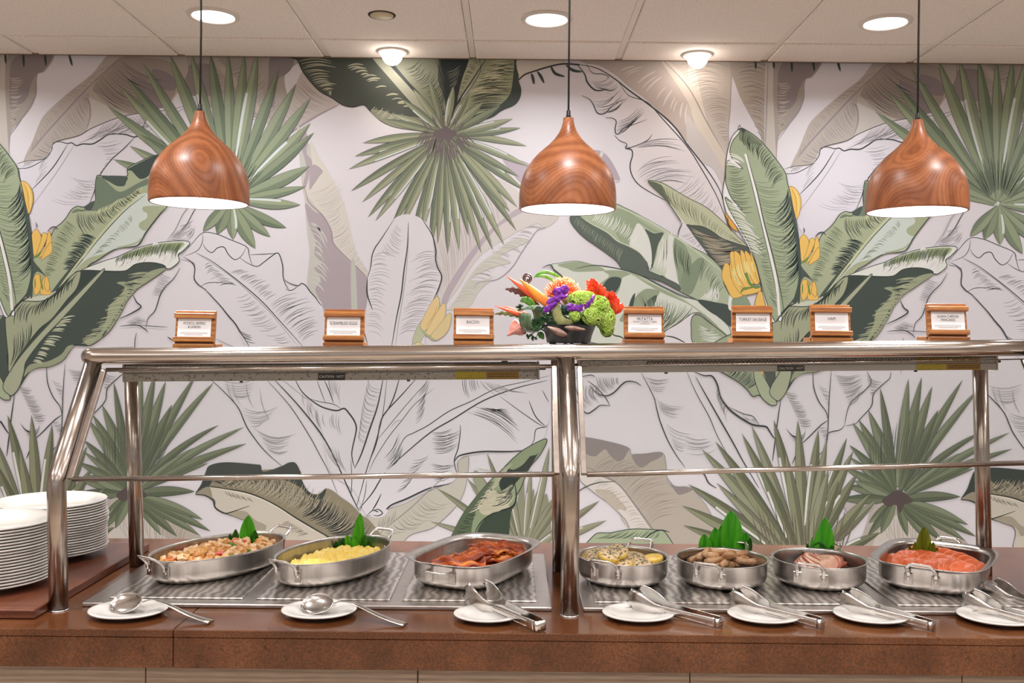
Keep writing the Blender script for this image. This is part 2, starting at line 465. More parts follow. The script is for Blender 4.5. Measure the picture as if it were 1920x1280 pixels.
# faded leaf behind palm and small mauve pieces
P('b6aab4', '945,295 990,303 1000,322 985,345 960,320'); P('b0a5ae', '1112,282 1132,283 1150,303 1165,337 1142,335 1122,310'); P('d5d2cf', '1128,284 1134,284 1120,320 1142,334 1165,337 1140,340 1115,330')
P('cfc9c5', '822,485 811,440 812,412 830,400 870,370 920,335 950,340 1000,375 1050,402 1000,420 960,440 900,480 860,540 836,566 826,540')
P('b5aab1', '830,562 850,520 900,450 950,405 975,388 985,394 935,425 890,480 850,545 838,570')
P('c9c8bd', '995,448 970,446 950,455 935,470 905,490 880,520 850,570 840,580 880,575 900,545 925,520 900,525 885,520 925,500 960,490 940,478 965,465')
L(LM, 1.6, '1050,402 1030,422 1010,430 995,450 980,472 962,500 935,522 900,528 890,540'); H('a59ba2', .8, '838,560 890,470 960,400', '815,420 860,380 940,345', 34, .1, .85, .05)
H('b2b0aa', .9, '845,572 900,490 990,420', '885,560 960,500 1030,425', 30, .1, .75, -.1)
P('ccc6c0', '1008,410 1050,404 1030,424 1015,420')
# outline leaf top right with dark contour, and taupe leaves behind it
P('b7aaa2', '1100,106 1292,106 1292,260 1262,228 1215,186 1180,160 1150,135 1100,118'); H('d0c5bd', 2.6, '1150,125 1200,165 1290,235', '1210,112 1260,140 1292,180', 22, .05, .7, -.05, gap=.3)
P('bcb1a6', '1240,106 1376,106 1373,150 1370,200 1368,240 1370,282 1362,345 1340,310 1290,262 1292,150'); P('cdc2b4', '1292,108 1300,108 1335,250 1368,290 1362,345 1352,335 1300,215')
P('ccc1b3', '1236,106 1246,106 1292,150 1330,230 1368,290 1360,298 1320,240 1280,170'); H('857b77', .9, '1262,115 1300,170 1362,270', '1372,108 1372,180 1370,270', 36, .1, .85, -.12)
L('8c7f85', 1.5, '1240,106 1292,162 1330,232 1366,292'); L(LM, 1.5, '1374,110 1371,200 1368,240 1370,282')
P('b0a599', '1372,106 1444,106 1441,200 1438,300 1428,250 1405,208 1385,168'); H('7f7671', .9, '1443,110 1441,190 1436,270', '1375,106 1385,165 1422,245', 36, .05, .85, .14)
P('c2bbb1', '1438,106 1458,106 1456,200 1459,300 1438,300'); L(LM, 2.2, '1442,106 1440,200 1437,295'); L(LM, 2, '1457,106 1455,200 1460,310')
P('a39a91', '1457,106 1541,106 1528,140 1512,148 1510,165 1508,190 1500,210 1480,235 1463,255 1459,280')
P('8d8282', '1470,116 1538,110 1525,139 1511,147 1500,168 1494,190 1480,205 1462,212 1460,170'); H('c1b7a9', 1.3, '1459,150 1459,200 1461,250', '1512,150 1508,190 1480,235', 20, .03, .45, .1); L('8f8390', 1.2, '1541,110 1512,148 1508,190 1480,235 1461,262')
P('c3bcb8', '1290,250 1300,300 1335,310 1362,345 1362,330 1345,290 1300,225 1290,215')
# leaf J diagonal taupe
P('b3a9a0', '1660,104 1770,104 1790,150 1755,212 1735,225 1700,232 1660,235 1610,262 1590,268 1545,278 1525,305 1515,312 1488,314 1490,300 1502,275 1515,242 1527,222 1565,187 1615,147')
P('9e9389', '1668,116 1720,116 1770,130 1772,180 1740,215 1700,222 1662,212 1640,190 1616,172'); P('8a7f82', '1690,150 1725,165 1750,200 1735,222 1715,205 1695,175'); P('8a7f82', '1728,138 1765,150 1772,176 1740,172')
P('c5bfb9', '1602,190 1640,205 1690,228 1660,235 1610,262 1608,225'); L('95888f', 2.4, '1668,118 1615,165 1552,232 1510,280 1490,312'); P('b5aca4', '1600,192 1611,200 1612,230 1605,250 1590,266 1545,276 1525,305 1490,310 1512,280 1555,232')
L('95888f', 2, '1598,192 1609,198 1612,225 1605,250'); H('7c7370', 1, '1670,122 1640,148 1612,172', '1770,165 1750,200 1680,225', 36, .03, .8, .08)
H('8b8182', .8, '1610,172 1552,236 1500,302', '1612,215 1600,255 1525,305', 34, .05, .85, .06); H('8b8182', .7, '1655,128 1565,212 1498,296', '1625,142 1545,205 1503,275', 26, .1, .9)
# leaf K: white folded outline leaf
OFF[:] = [1436, 8]
P('d9d5dc', '54,305 75,302 95,297 103,282 108,270 155,256 180,240 225,222 265,213 375,191 330,220 286,252 262,258 255,262 215,300 193,330 184,357 170,385 150,388 130,408 110,428 85,440 68,420 55,380 44,330')
P('dcd6dc', '110,268 155,256 180,240 225,222 265,213 375,191 335,213 290,235 262,255 238,251 215,253 190,268 165,270 150,273 130,269')
for s_, w_ in (('38,307 55,302 78,300 92,296 103,282 106,270 120,263 155,254 180,240 225,222 265,213 330,205 372,192', 1.2), ('37,316 58,315 78,306 94,296', 1.2), ('104,268 118,266 132,269 141,268 150,273 162,270 180,270 195,262 212,252 240,252 258,257 268,252 277,233 285,222', 2.0), ('262,254 240,278 215,300 193,330 184,357 174,383', 1.3), ('134,270 105,315 64,358', 1.6), ('146,271 115,320 64,390', 1.0), ('372,192 335,213 305,232 280,250', 1.0)):
    L(LN if w_ > 1 else LG, w_, s_)
H(LG, .8, '160,272 200,300 190,330', '255,258 215,300 195,325', 14, .3, .95, .06, gap=.2); H('a8a2aa', .8, '110,380 150,360 190,340', '170,385 178,372 188,345', 9, -.3, .8, .1)
H(LG, .8, '130,330 150,345 120,360', '192,335 186,350 180,378', 10, .1, .9, .1); H(LG, .8, '200,232 240,222 330,208', '150,270 215,254 262,252', 38, .0, .85, -.1); H(LG, .8, '58,303 78,300', '45,314 62,314', 5, .1, .9)
H(LG, .7, '100,285 92,330', '78,320 70,350', 6, 0, .8)
OFF[:] = [0, 0]
# leaf G outline (top right of the centre lamp)
P('dbd4d5', '1080,119 1122,121 1155,140 1180,165 1215,190 1247,215 1290,268 1325,310 1357,360 1362,400 1368,420 1340,410 1290,372 1255,375 1220,357 1197,340 1185,320 1187,280 1177,272 1158,255 1157,245 1150,225 1127,212 1115,190 1095,178 1130,165 1105,150 1095,135')
for s_, w_ in (('1081,117 1097,137 1102,152 1115,166 1128,168 1140,165', 2.2), ('1092,177 1107,185 1114,195 1120,208 1127,212 1137,210 1148,198 1160,190 1175,184', 1.6), ('1137,219 1150,220 1157,226 1155,240 1159,250 1175,238 1215,222', 1.6), ('1154,252 1164,262 1177,268 1175,276 1186,279 1188,290 1184,305 1185,320 1192,335 1205,348 1228,362 1255,376', 1.6),
               ('1087,119 1122,127 1155,147 1180,167 1215,192 1247,217 1272,242 1290,268 1325,312 1350,350 1366,392', 2.2), ('1160,150 1180,177 1215,190 1245,222 1290,272 1318,315 1345,362 1362,402 1368,420', 1.5), ('1100,118 1112,135 1130,137 1142,142 1138,146', 1.2), ('1177,276 1190,273 1215,262 1225,250', 1.4)):
    L(LN, w_, s_)
H(LG, .8, '1105,150 1118,162 1135,164', '1150,140 1165,160 1160,170', 12, .05, .8, .15); H('6c6c70', .9, '1110,190 1122,210 1135,210', '1165,165 1185,180 1180,188', 14, .05, .85, .15); H('6c6c70', .9, '1157,228 1157,248 1162,252', '1205,195 1215,205 1195,215', 14, .05, .8, .1)
H(LG, .9, '1180,275 1200,275', '1280,255 1288,285', 8, .05, .9, -.08); H(LG, .9, '1195,315 1200,335 1225,345', '1262,290 1300,320 1310,345', 22, .05, .9, -.1, gap=.1)
H(LG, .8, '1262,360 1300,375 1340,405', '1310,320 1330,345 1352,385', 16, .05, .8)
# dark leaf M and neighbours at the top
P('454b43', '540,100 845,100 846,180 838,246 820,252 795,245 770,241 740,236 715,225 695,207 682,195 662,199 642,195 622,182 600,170 582,152 567,132 556,110', '262c2a', 1.6)
P('838672', '706,100 812,100 822,150 838,200 836,244 815,225 790,200 760,160 720,118'); P('8b8d79', '795,245 770,241 740,236 715,225 695,207 715,205 745,215 780,218 815,230 836,246')
P('a4a692', '693,100 712,100 760,150 800,195 836,244 826,245 780,200 735,150'); P('262e30', '712,100 722,100 765,150 800,188 830,235 800,197 760,153')
H('b1af97', 1.6, '560,112 585,150 622,180', '640,112 640,150 620,172', 18, .03, .7, -.08); H('b1af97', 2.4, '640,120 690,155 740,190 770,205', '700,115 745,150 790,200 800,212', 20, .1, .5, -.1, gap=.2)
H('b1af97', 1.5, '690,203 720,225 780,240', '700,195 745,208 800,225', 14, .1, .9); H('262c2a', 1.1, '745,130 790,180 830,235', '790,104 830,140 838,200', 28, .2, .8, .15); L('262c2a', 1.2, '815,104 830,150 840,200')
P('252d2c', '830,100 890,100 874,160 860,195 850,215 841,238 836,200 832,150'); H('8b8d79', 1, '838,130 845,170', '868,116 860,150', 8, .0, .8)
P('a3a587', '886,100 915,100 906,120 890,150 870,172 858,190 866,150 875,125'); P('9a9e7e', '905,100 975,100 970,140 965,160 958,180 950,200 930,212 905,225 880,230 862,240 850,244 846,230 855,200 870,180 900,135', '39423a', 1)
P('39453d', '967,100 976,100 973,145 978,165 976,182 965,196 942,206 925,218 900,227 872,240 862,240 890,215 930,200 955,178 962,150'); L('252d2c', 1.8, '915,104 885,150 862,185 848,215')
H('353f36', 1.3, '895,140 870,180 858,215', '968,112 964,160 935,205', 40, .2, .95, -.05); H('cbc9a8', 1.4, '915,112 890,150 868,180', '970,106 966,140 958,172', 34, .1, .8, -.06, gap=.2); H('39453d', 1, '905,112 880,150 860,185', '888,104 868,145 858,190', 20, .1, .9)
P('d8cfc2', '975,100 1055,100 1060,116 1035,120 1000,132 976,144'); L('2b332f', 2.2, '973,148 985,138 1002,132 1035,122 1060,118 1088,120', taper=False)
for a in ('997,136 1000,145 1002,156', '1008,132 1015,142 1021,154', '1033,122 1042,136 1060,142', '1062,120 1075,130 1092,133'):
    L('39453d', 4.2, a, 6)
for a in ('1418,108 1419,128', '1452,108 1453,128', '1486,108 1487,134', '1526,108 1529,132', '1571,108 1578,132'): L('39453d', 3.4, a)
# --- palm P2 (drooping fan, centre left)
G1 = [('9da184', '7f8770'), ('8f9679', '6f7866', 'c9d1cd'), ('a3a78b', '848b73', 'cfd6d4'), ('888f74', '6b7462')]
fan(835, 250, [(972, 387, -.05), (985, 355, -.03, 16), (992, 310, -.06), (975, 330, 0), (989, 272, -.1), (977, 238, .08), (962, 221, .1), (940, 196, .12), (907, 189, .1), (879, 177, .05), (851, 160, 0), (805, 148, .05), (775, 165, .05), (755, 185, .05), (735, 212, .06), (721, 222, 0), (681, 266, .07), (666, 291, .07), (655, 315, .06), (659, 356, .05), (680, 377, .05), (691, 405, .05), (705, 412, .05), (732, 430, .04), (745, 440, .04), (770, 465, .02), (790, 440, .02), (807, 470, 0), (822, 455, 0), (841, 475, -.02), (862, 467, -.03), (880, 440, -.03), (904, 472, -.03), (926, 467, -.03), (947, 457, -.03), (970, 430, -.04), (958, 395, -.03)], 14, G1)
P('6d6263', '816,243 826,241 835,234 846,241 856,244 856,252 848,258 842,268 835,260 827,268 822,258 812,254')
H('6d6263', 2.4, '800,240 835,262 868,245', '740,300 835,370 930,300', 26, .0, .42, 0); H('6d6263', 2, '805,245 835,235 865,245', '770,200 835,180 900,210', 12, .0, .4, 0)
# --- palm P1 (left fan, behind the left lamp)
fan(432, 372, [(200, 197, -.03), (223, 160, -.04), (235, 143, -.04), (267, 117, -.06), (317, 100, -.05), (357, 96, -.03), (393, 96, 0), (427, 98, .02), (458, 98, .02), (482, 98, .03), (522, 127, .05), (555, 155, .05), (582, 182, .05), (582, 229, .06, 22), (588, 247, .08), (580, 310, .1), (572, 348, .08, 18), (563, 382, .1), (537, 425, .18), (507, 442, .14), (479, 464, .1), (437, 447, .05), (407, 437, 0), (380, 432, 0), (212, 297, -.05), (243, 272, -.05), (262, 250, -.03), (290, 300, 0)], 22,
    [('8e9a7b', '74826a'), ('98a283', '7b8770', 'd0d8d4'), ('838f74', '66755f'), ('8f9a7e', '74826a')], start=.03)
H('5c6a57', 2.2, '412,360 432,345 455,362', '330,250 432,190 540,270', 30, .0, .42, 0)
# --- outline leaf C
P('d9d5da', '340,479 380,435 405,437 430,447 462,461 470,474 522,473 530,495 532,522 542,541 564,531 574,534 592,556 606,572 612,640 615,700 600,760 470,655 450,617 440,602 412,570 390,545 375,535 364,522 366,495 357,488', k=4)
for s_, w_ in (('340,479 360,455 380,435 405,437 430,447 462,461 467,475 471,490 475,496', 1.2), ('380,455 386,465 397,472 408,463 420,462 428,475 440,485 452,479 462,462', 1.4), ('380,437 379,452 370,468 345,479', 1.0), ('449,481 465,492 482,498 495,490 508,480 522,473 530,495 531,515 535,530 542,541', 1.5), ('468,476 495,475 522,473', 1.2), ('532,522 545,530 560,534 566,530 574,534 582,545 592,556 600,567 606,573', 1.6), ('536,540 547,543 562,533', 1.2),
               ('342,480 357,488 365,500 364,520 370,530 376,535 387,542', 1.6), ('376,535 395,528 440,530', 1.0), ('385,542 412,570 428,590 441,605 450,620 458,632 470,652', 1.8), ('366,472 395,487 430,512 465,540 495,567 525,600 548,625 572,652', 1.4), ('372,476 405,497 440,522 495,572 522,602 560,648', .9), ('405,634 420,641 440,650', .9)):
    L(LN if w_ > .95 else LG, w_, s_)
H('77777b', .9, '395,490 430,516 455,536', '375,500 385,525 400,535', 18, .15, .65, .1); H('77777b', .9, '470,545 520,600 555,640', '430,560 445,600 490,645', 22, .1, .6, -.1, gap=.2); H('77777b', 1, '430,508 470,540 500,570', '470,500 510,515 540,545', 30, .08, .55, -.05, gap=.2); H('77777b', 1, '500,572 540,615 565,640', '560,545 590,570 600,620', 28, .1, .85, -.08, gap=.1); H(LN, 1, '450,618 462,638', '480,632 490,645', 5, 0, .6)
L(LG, 1, '340,360 360,340'); H('8a8790', .8, '335,420 355,450', '370,405 365,430', 7, 0, .8)
L(LN, 1.1, '338,432 350,418 362,396 372,380')
# --- outline leaf D
P('dad6da', '740,408 722,437 705,462 699,477 696,500 690,520 690,560 685,590 682,612 690,650 700,700 790,700 800,610 820,550 830,517 822,500 817,482 812,440 800,415 770,400')
for s_, w_ in (('742,406 722,437 710,455 705,462 699,477 696,500 690,520', 1.5), ('690,520 690,550 700,580', 2.0), ('684,600 683,615 692,648', 1.4), ('767,415 765,462 759,505 754,550 745,595 735,655', 1.9), ('768,440 764,500 757,555 748,610 743,650', .9), ('790,405 800,420 812,440 819,468 818,482 822,500 830,517 824,540 815,560 800,590 785,625 772,650', 1.9)):
    L(LN if w_ > .95 else LG, w_, s_)
H(LG, .8, '701,475 696,510 692,560 688,620', '760,470 752,540 742,600 735,640', 26, .02, .55, -.15); H(LG, .8, '745,415 725,450 712,465', '765,440 762,480 758,500', 14, .05, .6, .1); H(LG, .9, '820,470 829,515 810,570 785,620', '765,480 755,540 748,590 740,630', 36, .02, .7, .12)
# faded bananas
P('bcc0a0', '775,640 785,610 800,590 815,560 822,552 830,580 836,590 830,600 800,625 790,640', LG, .8)
for i, s_ in enumerate(('790,610 800,585 818,556 826,562 820,590 800,618', '800,625 812,600 832,568 838,576 832,605 815,625', '808,632 822,612 845,585 848,600 840,622 822,636', '775,655 785,640 800,648 815,655')):
    P(['dfc58e', 'e0c892', 'd8c594', 'dccfa0'][i], s_, '9b8f6a', .8); 
L('a3b08c', 3, '788,612 800,625 820,637'); L('c9a868', 1.5, '800,612 815,590 822,572')
# --- stems below the shelf, centre
P('d9d5da', '700,660 1010,690 1040,720 1030,800 1000,840 870,855 858,900 792,922 755,940 715,961 690,967 667,920 620,880 600,780 560,700', k=3)
for s_, w_ in (('391,707 415,728 445,760 457,785 465,802 485,830 505,852 532,875', 1.5), ('499,709 525,737 550,767 582,817 600,850 617,882 635,925', 1.1), ('514,709 550,747 580,782 605,815 625,850 640,882 662,930 676,958', 2.2), ('552,705 565,730 582,747 605,762 632,769 647,765 657,775 666,788 670,800 669,812 662,845 663,862 667,876', 2.4), ('580,746 600,752 627,757 642,766', 1.1), ('595,711 603,732 612,755', 1.0), ('609,711 620,735 627,755', 1.6),
               ('721,705 710,760 695,805 680,850 667,878', 2.4), ('660,860 662,900 660,930', 1.1), ('728,705 720,775 710,817 700,850 690,880 680,917 670,952', 1.4), ('752,705 740,745 725,775', 1.8), ('785,706 755,740 727,770 716,790 708,830 695,865', 2.0), ('805,712 767,755 732,797 709,825', 1.0), ('815,728 780,757 757,786 730,820 705,860 694,884', 1.1), ('755,786 745,790 735,800', .9),
               ('727,880 742,860 760,822 780,810 805,797 845,770 885,752 935,727 985,715 1035,703', 1.4), ('730,880 762,850 810,810 852,785 910,750 970,727 1030,712', 2.0), ('675,955 700,925 715,900 725,885', 1.8), ('678,958 687,925 690,900', 1.0), ('1030,795 1027,800 1018,801 1008,806 1005,825 997,838', 1.3), ('855,865 863,855 880,850 910,846 950,846 985,845', 2.6), ('866,795 866,812 862,840 855,862 858,880 862,890', 1.6), ('862,890 858,900 845,907 812,914 792,922 765,935 740,945 730,952 725,959 715,961 702,957 690,967', 2.2), ('718,925 708,945 700,958', 1.8), ('1028,800 1008,780 995,750', 1.6), ('1026,801 1000,785 940,742', 1.2), ('1033,754 1020,730', 1.2)):
    L(LN if w_ > .95 else LG, w_, s_)
H('77777b', .9, '565,730 600,768 640,775', '575,790 610,830 650,850', 20, .05, .5, .1, gap=.2); H('77777b', .9, '700,712 690,760 680,820', '718,730 705,790 690,840', 20, -.4, .8, .3); H(LG, .8, '608,830 640,845', '640,880 655,890', 10, 0, .8); H(LG, .8, '402,709 450,712 500,722', '430,745 460,770 520,790', 4, .1, .9)
H(LG, .8, '405,712 435,745', '480,708 470,745', 7, .1, .9, .1); H(LG, .8, '450,762 470,800', '530,760 500,790', 7, .05, .8, .15); H(LG, .8, '475,800 505,845', '575,812 540,850', 9, .05, .8, .15); H(LN, .9, '785,735 780,800', '810,700 800,770', 12, .1, .8); H(LN, .9, '870,715 900,715', '875,750 905,730', 8, -.3, .9); H(LN, 1, '875,770 905,760 925,775', '985,838 975,800 950,760', 16, .05, .9, -.08, gap=.1); H('555a5c', 1, '812,810 815,850', '866,800 862,840', 16, .05, .9, .1); H('555a5c', 1, '810,865 812,905', '860,868 856,895', 10, .05, .8, .1); H('555a5c', 1, '720,860 735,880', '755,800 765,840', 10, .1, .7)
H('555a5c', 1, '780,860 745,925', '812,850 770,905', 12, 0, .8, .1); H(LG, .8, '640,720 615,700', '640,760 625,740', 8, 0, .8); H(LG, .8, '900,712 940,720', '930,745 1000,735', 10, 0, .8)
# --- lower centre leaves (Z, AA, BB, grass)
P('c0bcb0', '700,1040 690,985 692,968 715,962 730,955 760,945 800,925 830,912 850,905 862,890 862,865 872,858 882,857 880,890 875,917 865,940 847,962 825,982 810,992 770,1005 740,1040', LG, 1)
L('9b958c', 2, '705,1010 730,987 770,955 805,922 840,890'); H('8d877f', .9, '715,1002 760,965 800,930', '740,1005 800,985 860,945', 22, .05, .85, .2); H('8d877f', .9, '705,1000 740,978', '715,970 745,955', 12, 0, .8); P('d9d5da', '697,965 712,960 730,955 722,968 704,970'); L(LN, 1.6, '703,957 712,955 720,962 712,967 702,966')
P('8d8d76', '940,1040 948,960 962,900 970,960 985,880 990,960 1005,915 1008,975 1030,925 1032,1040')
fan(985, 1045, [(880, 897, .03), (902, 885, .02), (917, 850, .02), (1000, 880, 0), (1018, 905, .05), (1034, 838, .08), (822, 915, .1), (810, 978, .08), (1129, 939, -.05), (1142, 976, -.04), (1030, 960, 0), (952, 870, .02), (1045, 930, 0), (1060, 990, 0), (1085, 905, -.1)], 13, [('8d8d76', '77785f'), ('98987f', '8a8b72', 'cfcfc8')])
P('93997f', '890,897 893,882 903,888 915,925 908,935'); P('dbd8d4', '900,876 910,874 925,880 912,880')
P('8a9877', '1029,822 1018,850 1000,872 990,890 982,912 972,930 970,945 960,962 955,985 948,1040 835,1040 851,1004 870,967 892,937 917,907 945,880 970,855 995,837', '2d3832', 1.6)
P('56654c', '851,1004 870,967 892,937 917,907 930,905 905,940 890,980 880,1040 840,1040'); P('2d3832', '1026,826 1012,850 998,855 985,870 968,880 955,880 940,905 948,925 962,935 968,910 985,890 1000,872')
P('b9b59d', '925,915 960,950 935,962 910,965 900,950 910,935'); P('39463a', '895,1040 898,1000 910,977 930,962 962,952 968,944 962,965 950,1040'); L('1f2a26', 2.2, '890,1010 905,980 930,962 960,952 970,942 972,925 968,900'); H('c5c3ab', 1.2, '968,905 970,930', '915,925 890,975', 26, .05, .7, -.15); H('1f2a26', 1.2, '855,1004 885,955 920,912', '890,1010 920,950 945,915', 22, 0, .5, .1); H('c5c3ab', 1, '948,875 925,905 880,965', '985,855 965,885 935,930', 22, 0, .5)
P('8c846e', '392,912 420,890 500,880 560,880 567,897 575,915 587,925 600,925 612,916 625,919 642,932 662,946 680,965 697,977 730,1020 745,1045 690,1045 617,1008 555,970 515,945 470,925 430,917')
P('3b433e', '367,926 378,907 386,885 394,872 425,866 480,870 490,872 496,884 530,873 542,867 555,867 564,882 568,900 578,918 590,927 602,926 614,915 606,935 585,932 562,912 530,898 508,894 505,902 490,890 470,902 455,892 435,900 420,890 400,900 392,912')
P('c8c1b2', '367,926 392,912 430,917 470,925 515,945 555,970 592,992 620,1010 660,1045 480,1045 470,985 450,972 422,962 405,952 403,937 385,928', '4c4a42', 1.2)
P('a59d8a', '428,962 460,958 480,975 500,985 503,1000 540,1045 500,1045 475,985 450,972'); P('958d7a', '367,926 392,912 400,935 405,950 400,940 385,929')
H('35393a', 1.2, '395,902 500,893 600,930 700,985', '430,917 500,938 592,990 650,1030', 70, .0, .7, -.1); H('aba48e', 1.4, '410,910 500,935 590,985 650,1025', '440,885 540,885 620,920 700,985', 70, .08, .75, .1); H('35393a', 1.6, '560,968 600,990 640,1020', '600,925 650,945 710,1000', 34, .1, .75, .12)
L('3b3c36', 2.4, '392,912 430,917 470,925 515,945 555,970 592,992 625,1012 650,1040'); L('eae4d6', 1.2, '400,914 440,921 480,931 520,950 560,976 600,1000'); H('6f6a5c', 1, '420,918 470,932', '435,935 480,945', 14, .1, .7); H('6f6a5c', 1, '550,975 590,1000', '520,985 560,1010', 14, .2, .8)
L('2b302e', 2, '367,926 386,929 400,938 405,952 422,962 435,960 470,948')
P('cfc8ba', '470,1000 520,1000 560,1045 480,1045')
# --- right of the centre post: hanging outlines and leaf CC
for s_, w_ in (('1082,708 1110,702 1120,705', 1.2), ('1110,722 1122,735 1140,741 1155,735 1170,720 1180,714 1195,715 1207,722', 2), ('1082,722 1090,748 1097,768 1107,774 1120,766 1130,759 1148,760', 1.8), ('1148,760 1140,745 1122,725 1105,712', 1.2), ('1207,698 1230,742 1236,765 1242,787 1250,808 1260,830 1275,855 1290,875', 1.6), ('1095,750 1090,775', .8)):
    L(LN if w_ > .9 else LG, w_, s_)
H('77777b', .9, '1085,722 1130,720', '1100,768 1138,750', 14, .0, .9, .2); H('77777b', .9, '1120,705 1165,706', '1140,738 1165,722', 12, 0, .9, .1)
for a, b in (('1210,702 1225,730', '1260,706 1250,732'), ('1233,745 1240,770', '1290,760 1275,785'), ('1248,790 1270,840', '1300,812 1290,850')): H(LG, .8, a, b, 7, .05, 1, .1)
P('b4ab9f', '1090,835 1097,820 1135,825 1182,838 1190,852 1215,850 1247,848 1254,870 1257,900 1265,912 1280,913 1290,912 1305,917 1322,937 1335,955 1342,975 1350,1045 1265,1045 1225,990 1190,940 1160,905 1110,885 1090,870', LG, 1.2)
P('8f8684', '1088,833 1097,819 1135,825 1182,838 1180,850 1172,862 1162,864 1150,855 1140,842 1130,848 1120,855 1105,851'); P('8f8684', '1190,852 1215,850 1245,848 1245,856 1225,866 1210,876 1198,870'); P('8f8684', '1257,895 1270,910 1290,912 1305,917 1290,925 1275,925')
P('d6cfc8', '1088,868 1110,885 1160,905 1190,940 1225,990 1260,1045 1200,1045 1185,987 1170,965 1150,945 1135,935 1105,912 1092,897', LG, 1); P('bcb2a4', '1120,918 1150,920 1165,935 1180,952 1178,958 1165,955 1172,975 1185,990 1165,962 1140,938')
H('968c85', .9, '1110,885 1170,915 1225,985', '1160,850 1240,880 1290,960', 44, .05, .85, -.12); H('a39a92', .8, '1130,895 1180,930 1230,1000', '1100,905 1150,955 1195,1000', 20, .05, .6, .1); L('8d8480', 2, '1092,868 1130,888 1165,908 1195,945 1230,992 1262,1040'); L('5b6157', 2, '1085,925 1100,914 1125,905 1160,902')
P('a3af91', '1105,1045 1120,1003 1150,999 1190,992 1230,993 1255,1000 1262,1045', '39453d', 1.6); H('56654c', 1.2, '1120,1010 1240,1010', '1160,995 1250,994', 16, 0, .9); L(LN, 2, '1215,1012 1228,1000 1245,994 1262,998')
# lower right outlines
for s_, w_ in (('1307,696 1325,703 1340,704 1350,720 1357,745 1377,770 1410,792 1425,797 1442,799 1448,806 1455,817 1460,822', 2.8), ('1372,762 1400,775 1418,780 1430,797', 1.2), ('1460,822 1458,840 1455,865', 1.6), ('1470,748 1466,775 1462,805 1460,822', 1.5), ('1290,690 1310,735 1335,780 1350,815 1372,855', 1.1), ('1309,705 1330,742 1352,780 1382,832 1400,865 1430,915', 2), ('1530,690 1532,725 1542,752 1555,770 1559,785', 1.4), ('1565,690 1561,750 1559,810 1556,840', 1.3), ('1632,695 1640,715 1627,732 1600,757 1590,797', 1.4), ('1590,797 1582,805 1562,810 1557,820 1555,838', 1.4), ('1677,696 1675,708 1665,717 1645,737 1641,760 1622,782 1610,794 1592,797', 1.4), ('1559,787 1545,797 1525,817 1508,833', 1.6), ('1500,850 1492,870', 1.4), ('1525,870 1550,845', 1.3), ('1305,885 1325,888 1335,905 1350,915', 1.8)):
    L(LN, w_, s_)
for a, b, n in (('1475,730 1510,800', '1500,735 1535,800', 22), ('1570,700 1600,760', '1620,700 1625,735', 18), ('1540,720 1562,765', '1560,730 1562,760', 8), ('1480,800 1500,840', '1510,830 1520,800', 12), ('1350,720 1370,770', '1352,750 1368,790', 8), ('1398,775 1425,797', '1410,792 1420,780', 7), ('1290,815 1292,850', '1332,820 1350,842', 6), ('1630,700 1640,740', '1662,715 1650,735', 8), ('1540,800 1555,830', '1560,800 1560,820', 8)):
    H('8b8987', .9, a, b, n, 0, .9, .1)
# --- palm P4 and its backing leaf (drawn in the left copy's coordinates)
P('b3aba0', '1640,1045 1635,975 1660,940 1700,925 1760,960 1790,985 1825,1020 1835,1045'); P('c7c0b8', '1650,1045 1660,990 1700,965 1740,1000 1760,1045'); H('918980', .9, '1660,960 1750,970 1800,1000', '1680,1030 1740,1040 1790,1040', 22, .1, .9)
P('b9aeb0', '1590,935 1640,930 1650,945 1630,965 1600,962')
OFF[:] = [1440, 6]
fan(250, 930, [(155, 905, .1), (197, 975, 0), (195, 1000, -.03), (220, 995, 0), (271, 1000, 0), (307, 1008, -.03), (337, 1010, -.03), (380, 1008, -.04), (400, 1000, -.06), (385, 978, -.12), (370, 925, -.12), (395, 872, -.14, 14), (467, 835, -.14, 14), (462, 804, -.12, 14), (415, 800, -.2, 12), (405, 720, -.1, 16), (372, 705, -.05, 16), (367, 843, -.1, 10), (327, 761, -.03, 20), (315, 717, -.03, 22), (295, 700, 0, 20), (270, 703, 0, 20), (217, 720, .03, 16), (195, 762, .1, 22), (177, 780, .1, 22), (165, 785, .1, 18), (160, 828, .12, 16), (160, 850, .1, 14), (150, 870, .1), (170, 895, .03), (140, 930, .02)], 17,
    [('757e64', '5f6952'), ('808970', '697359'), ('6b745d', '57614c'), ('7b846a', '636d56')], peak=.5, start=.1)
P('564b4a', '222,932 236,920 250,912 268,920 280,934 264,940 256,956 248,940 234,944')
H('50584b', 1.3, '200,880 250,870 300,880', '190,800 260,760 340,810', 30, -.1, .7, 0)
OFF[:] = [0, 0]
# --- palm P3
fan(1515, 1075, [(1285, 948, .06), (1297, 908, .07), (1322, 842, .06), (1347, 827, .06), (1372, 870, .05), (1397, 812, .05), (1415, 797, .04), (1457, 787, .05), (1502, 787, .02), (1541, 805, 0), (1557, 822, 0), (1595, 820, -.04), (1607, 845, -.06), (1615, 887, -.07), (1652, 937, -.06), (1660, 998, -.06), (1640, 925, -.04), (1288, 985, .03), (1350, 905, .05), (1430, 870, .03), (1480, 850, .02), (1580, 900, -.02), (1560, 880, 0)], 20,
    [('8a8d70', '6a6d56'), ('7f8368', '62654f', 'd5d6cf'), ('90937a', '72755e'), ('787c62', '5e624c', 'd8d9d3')], peak=.6, start=.15)
H('6b6154', 2, '1440,1040 1590,1040', '1380,880 1640,900', 26, .0, .5, 0)
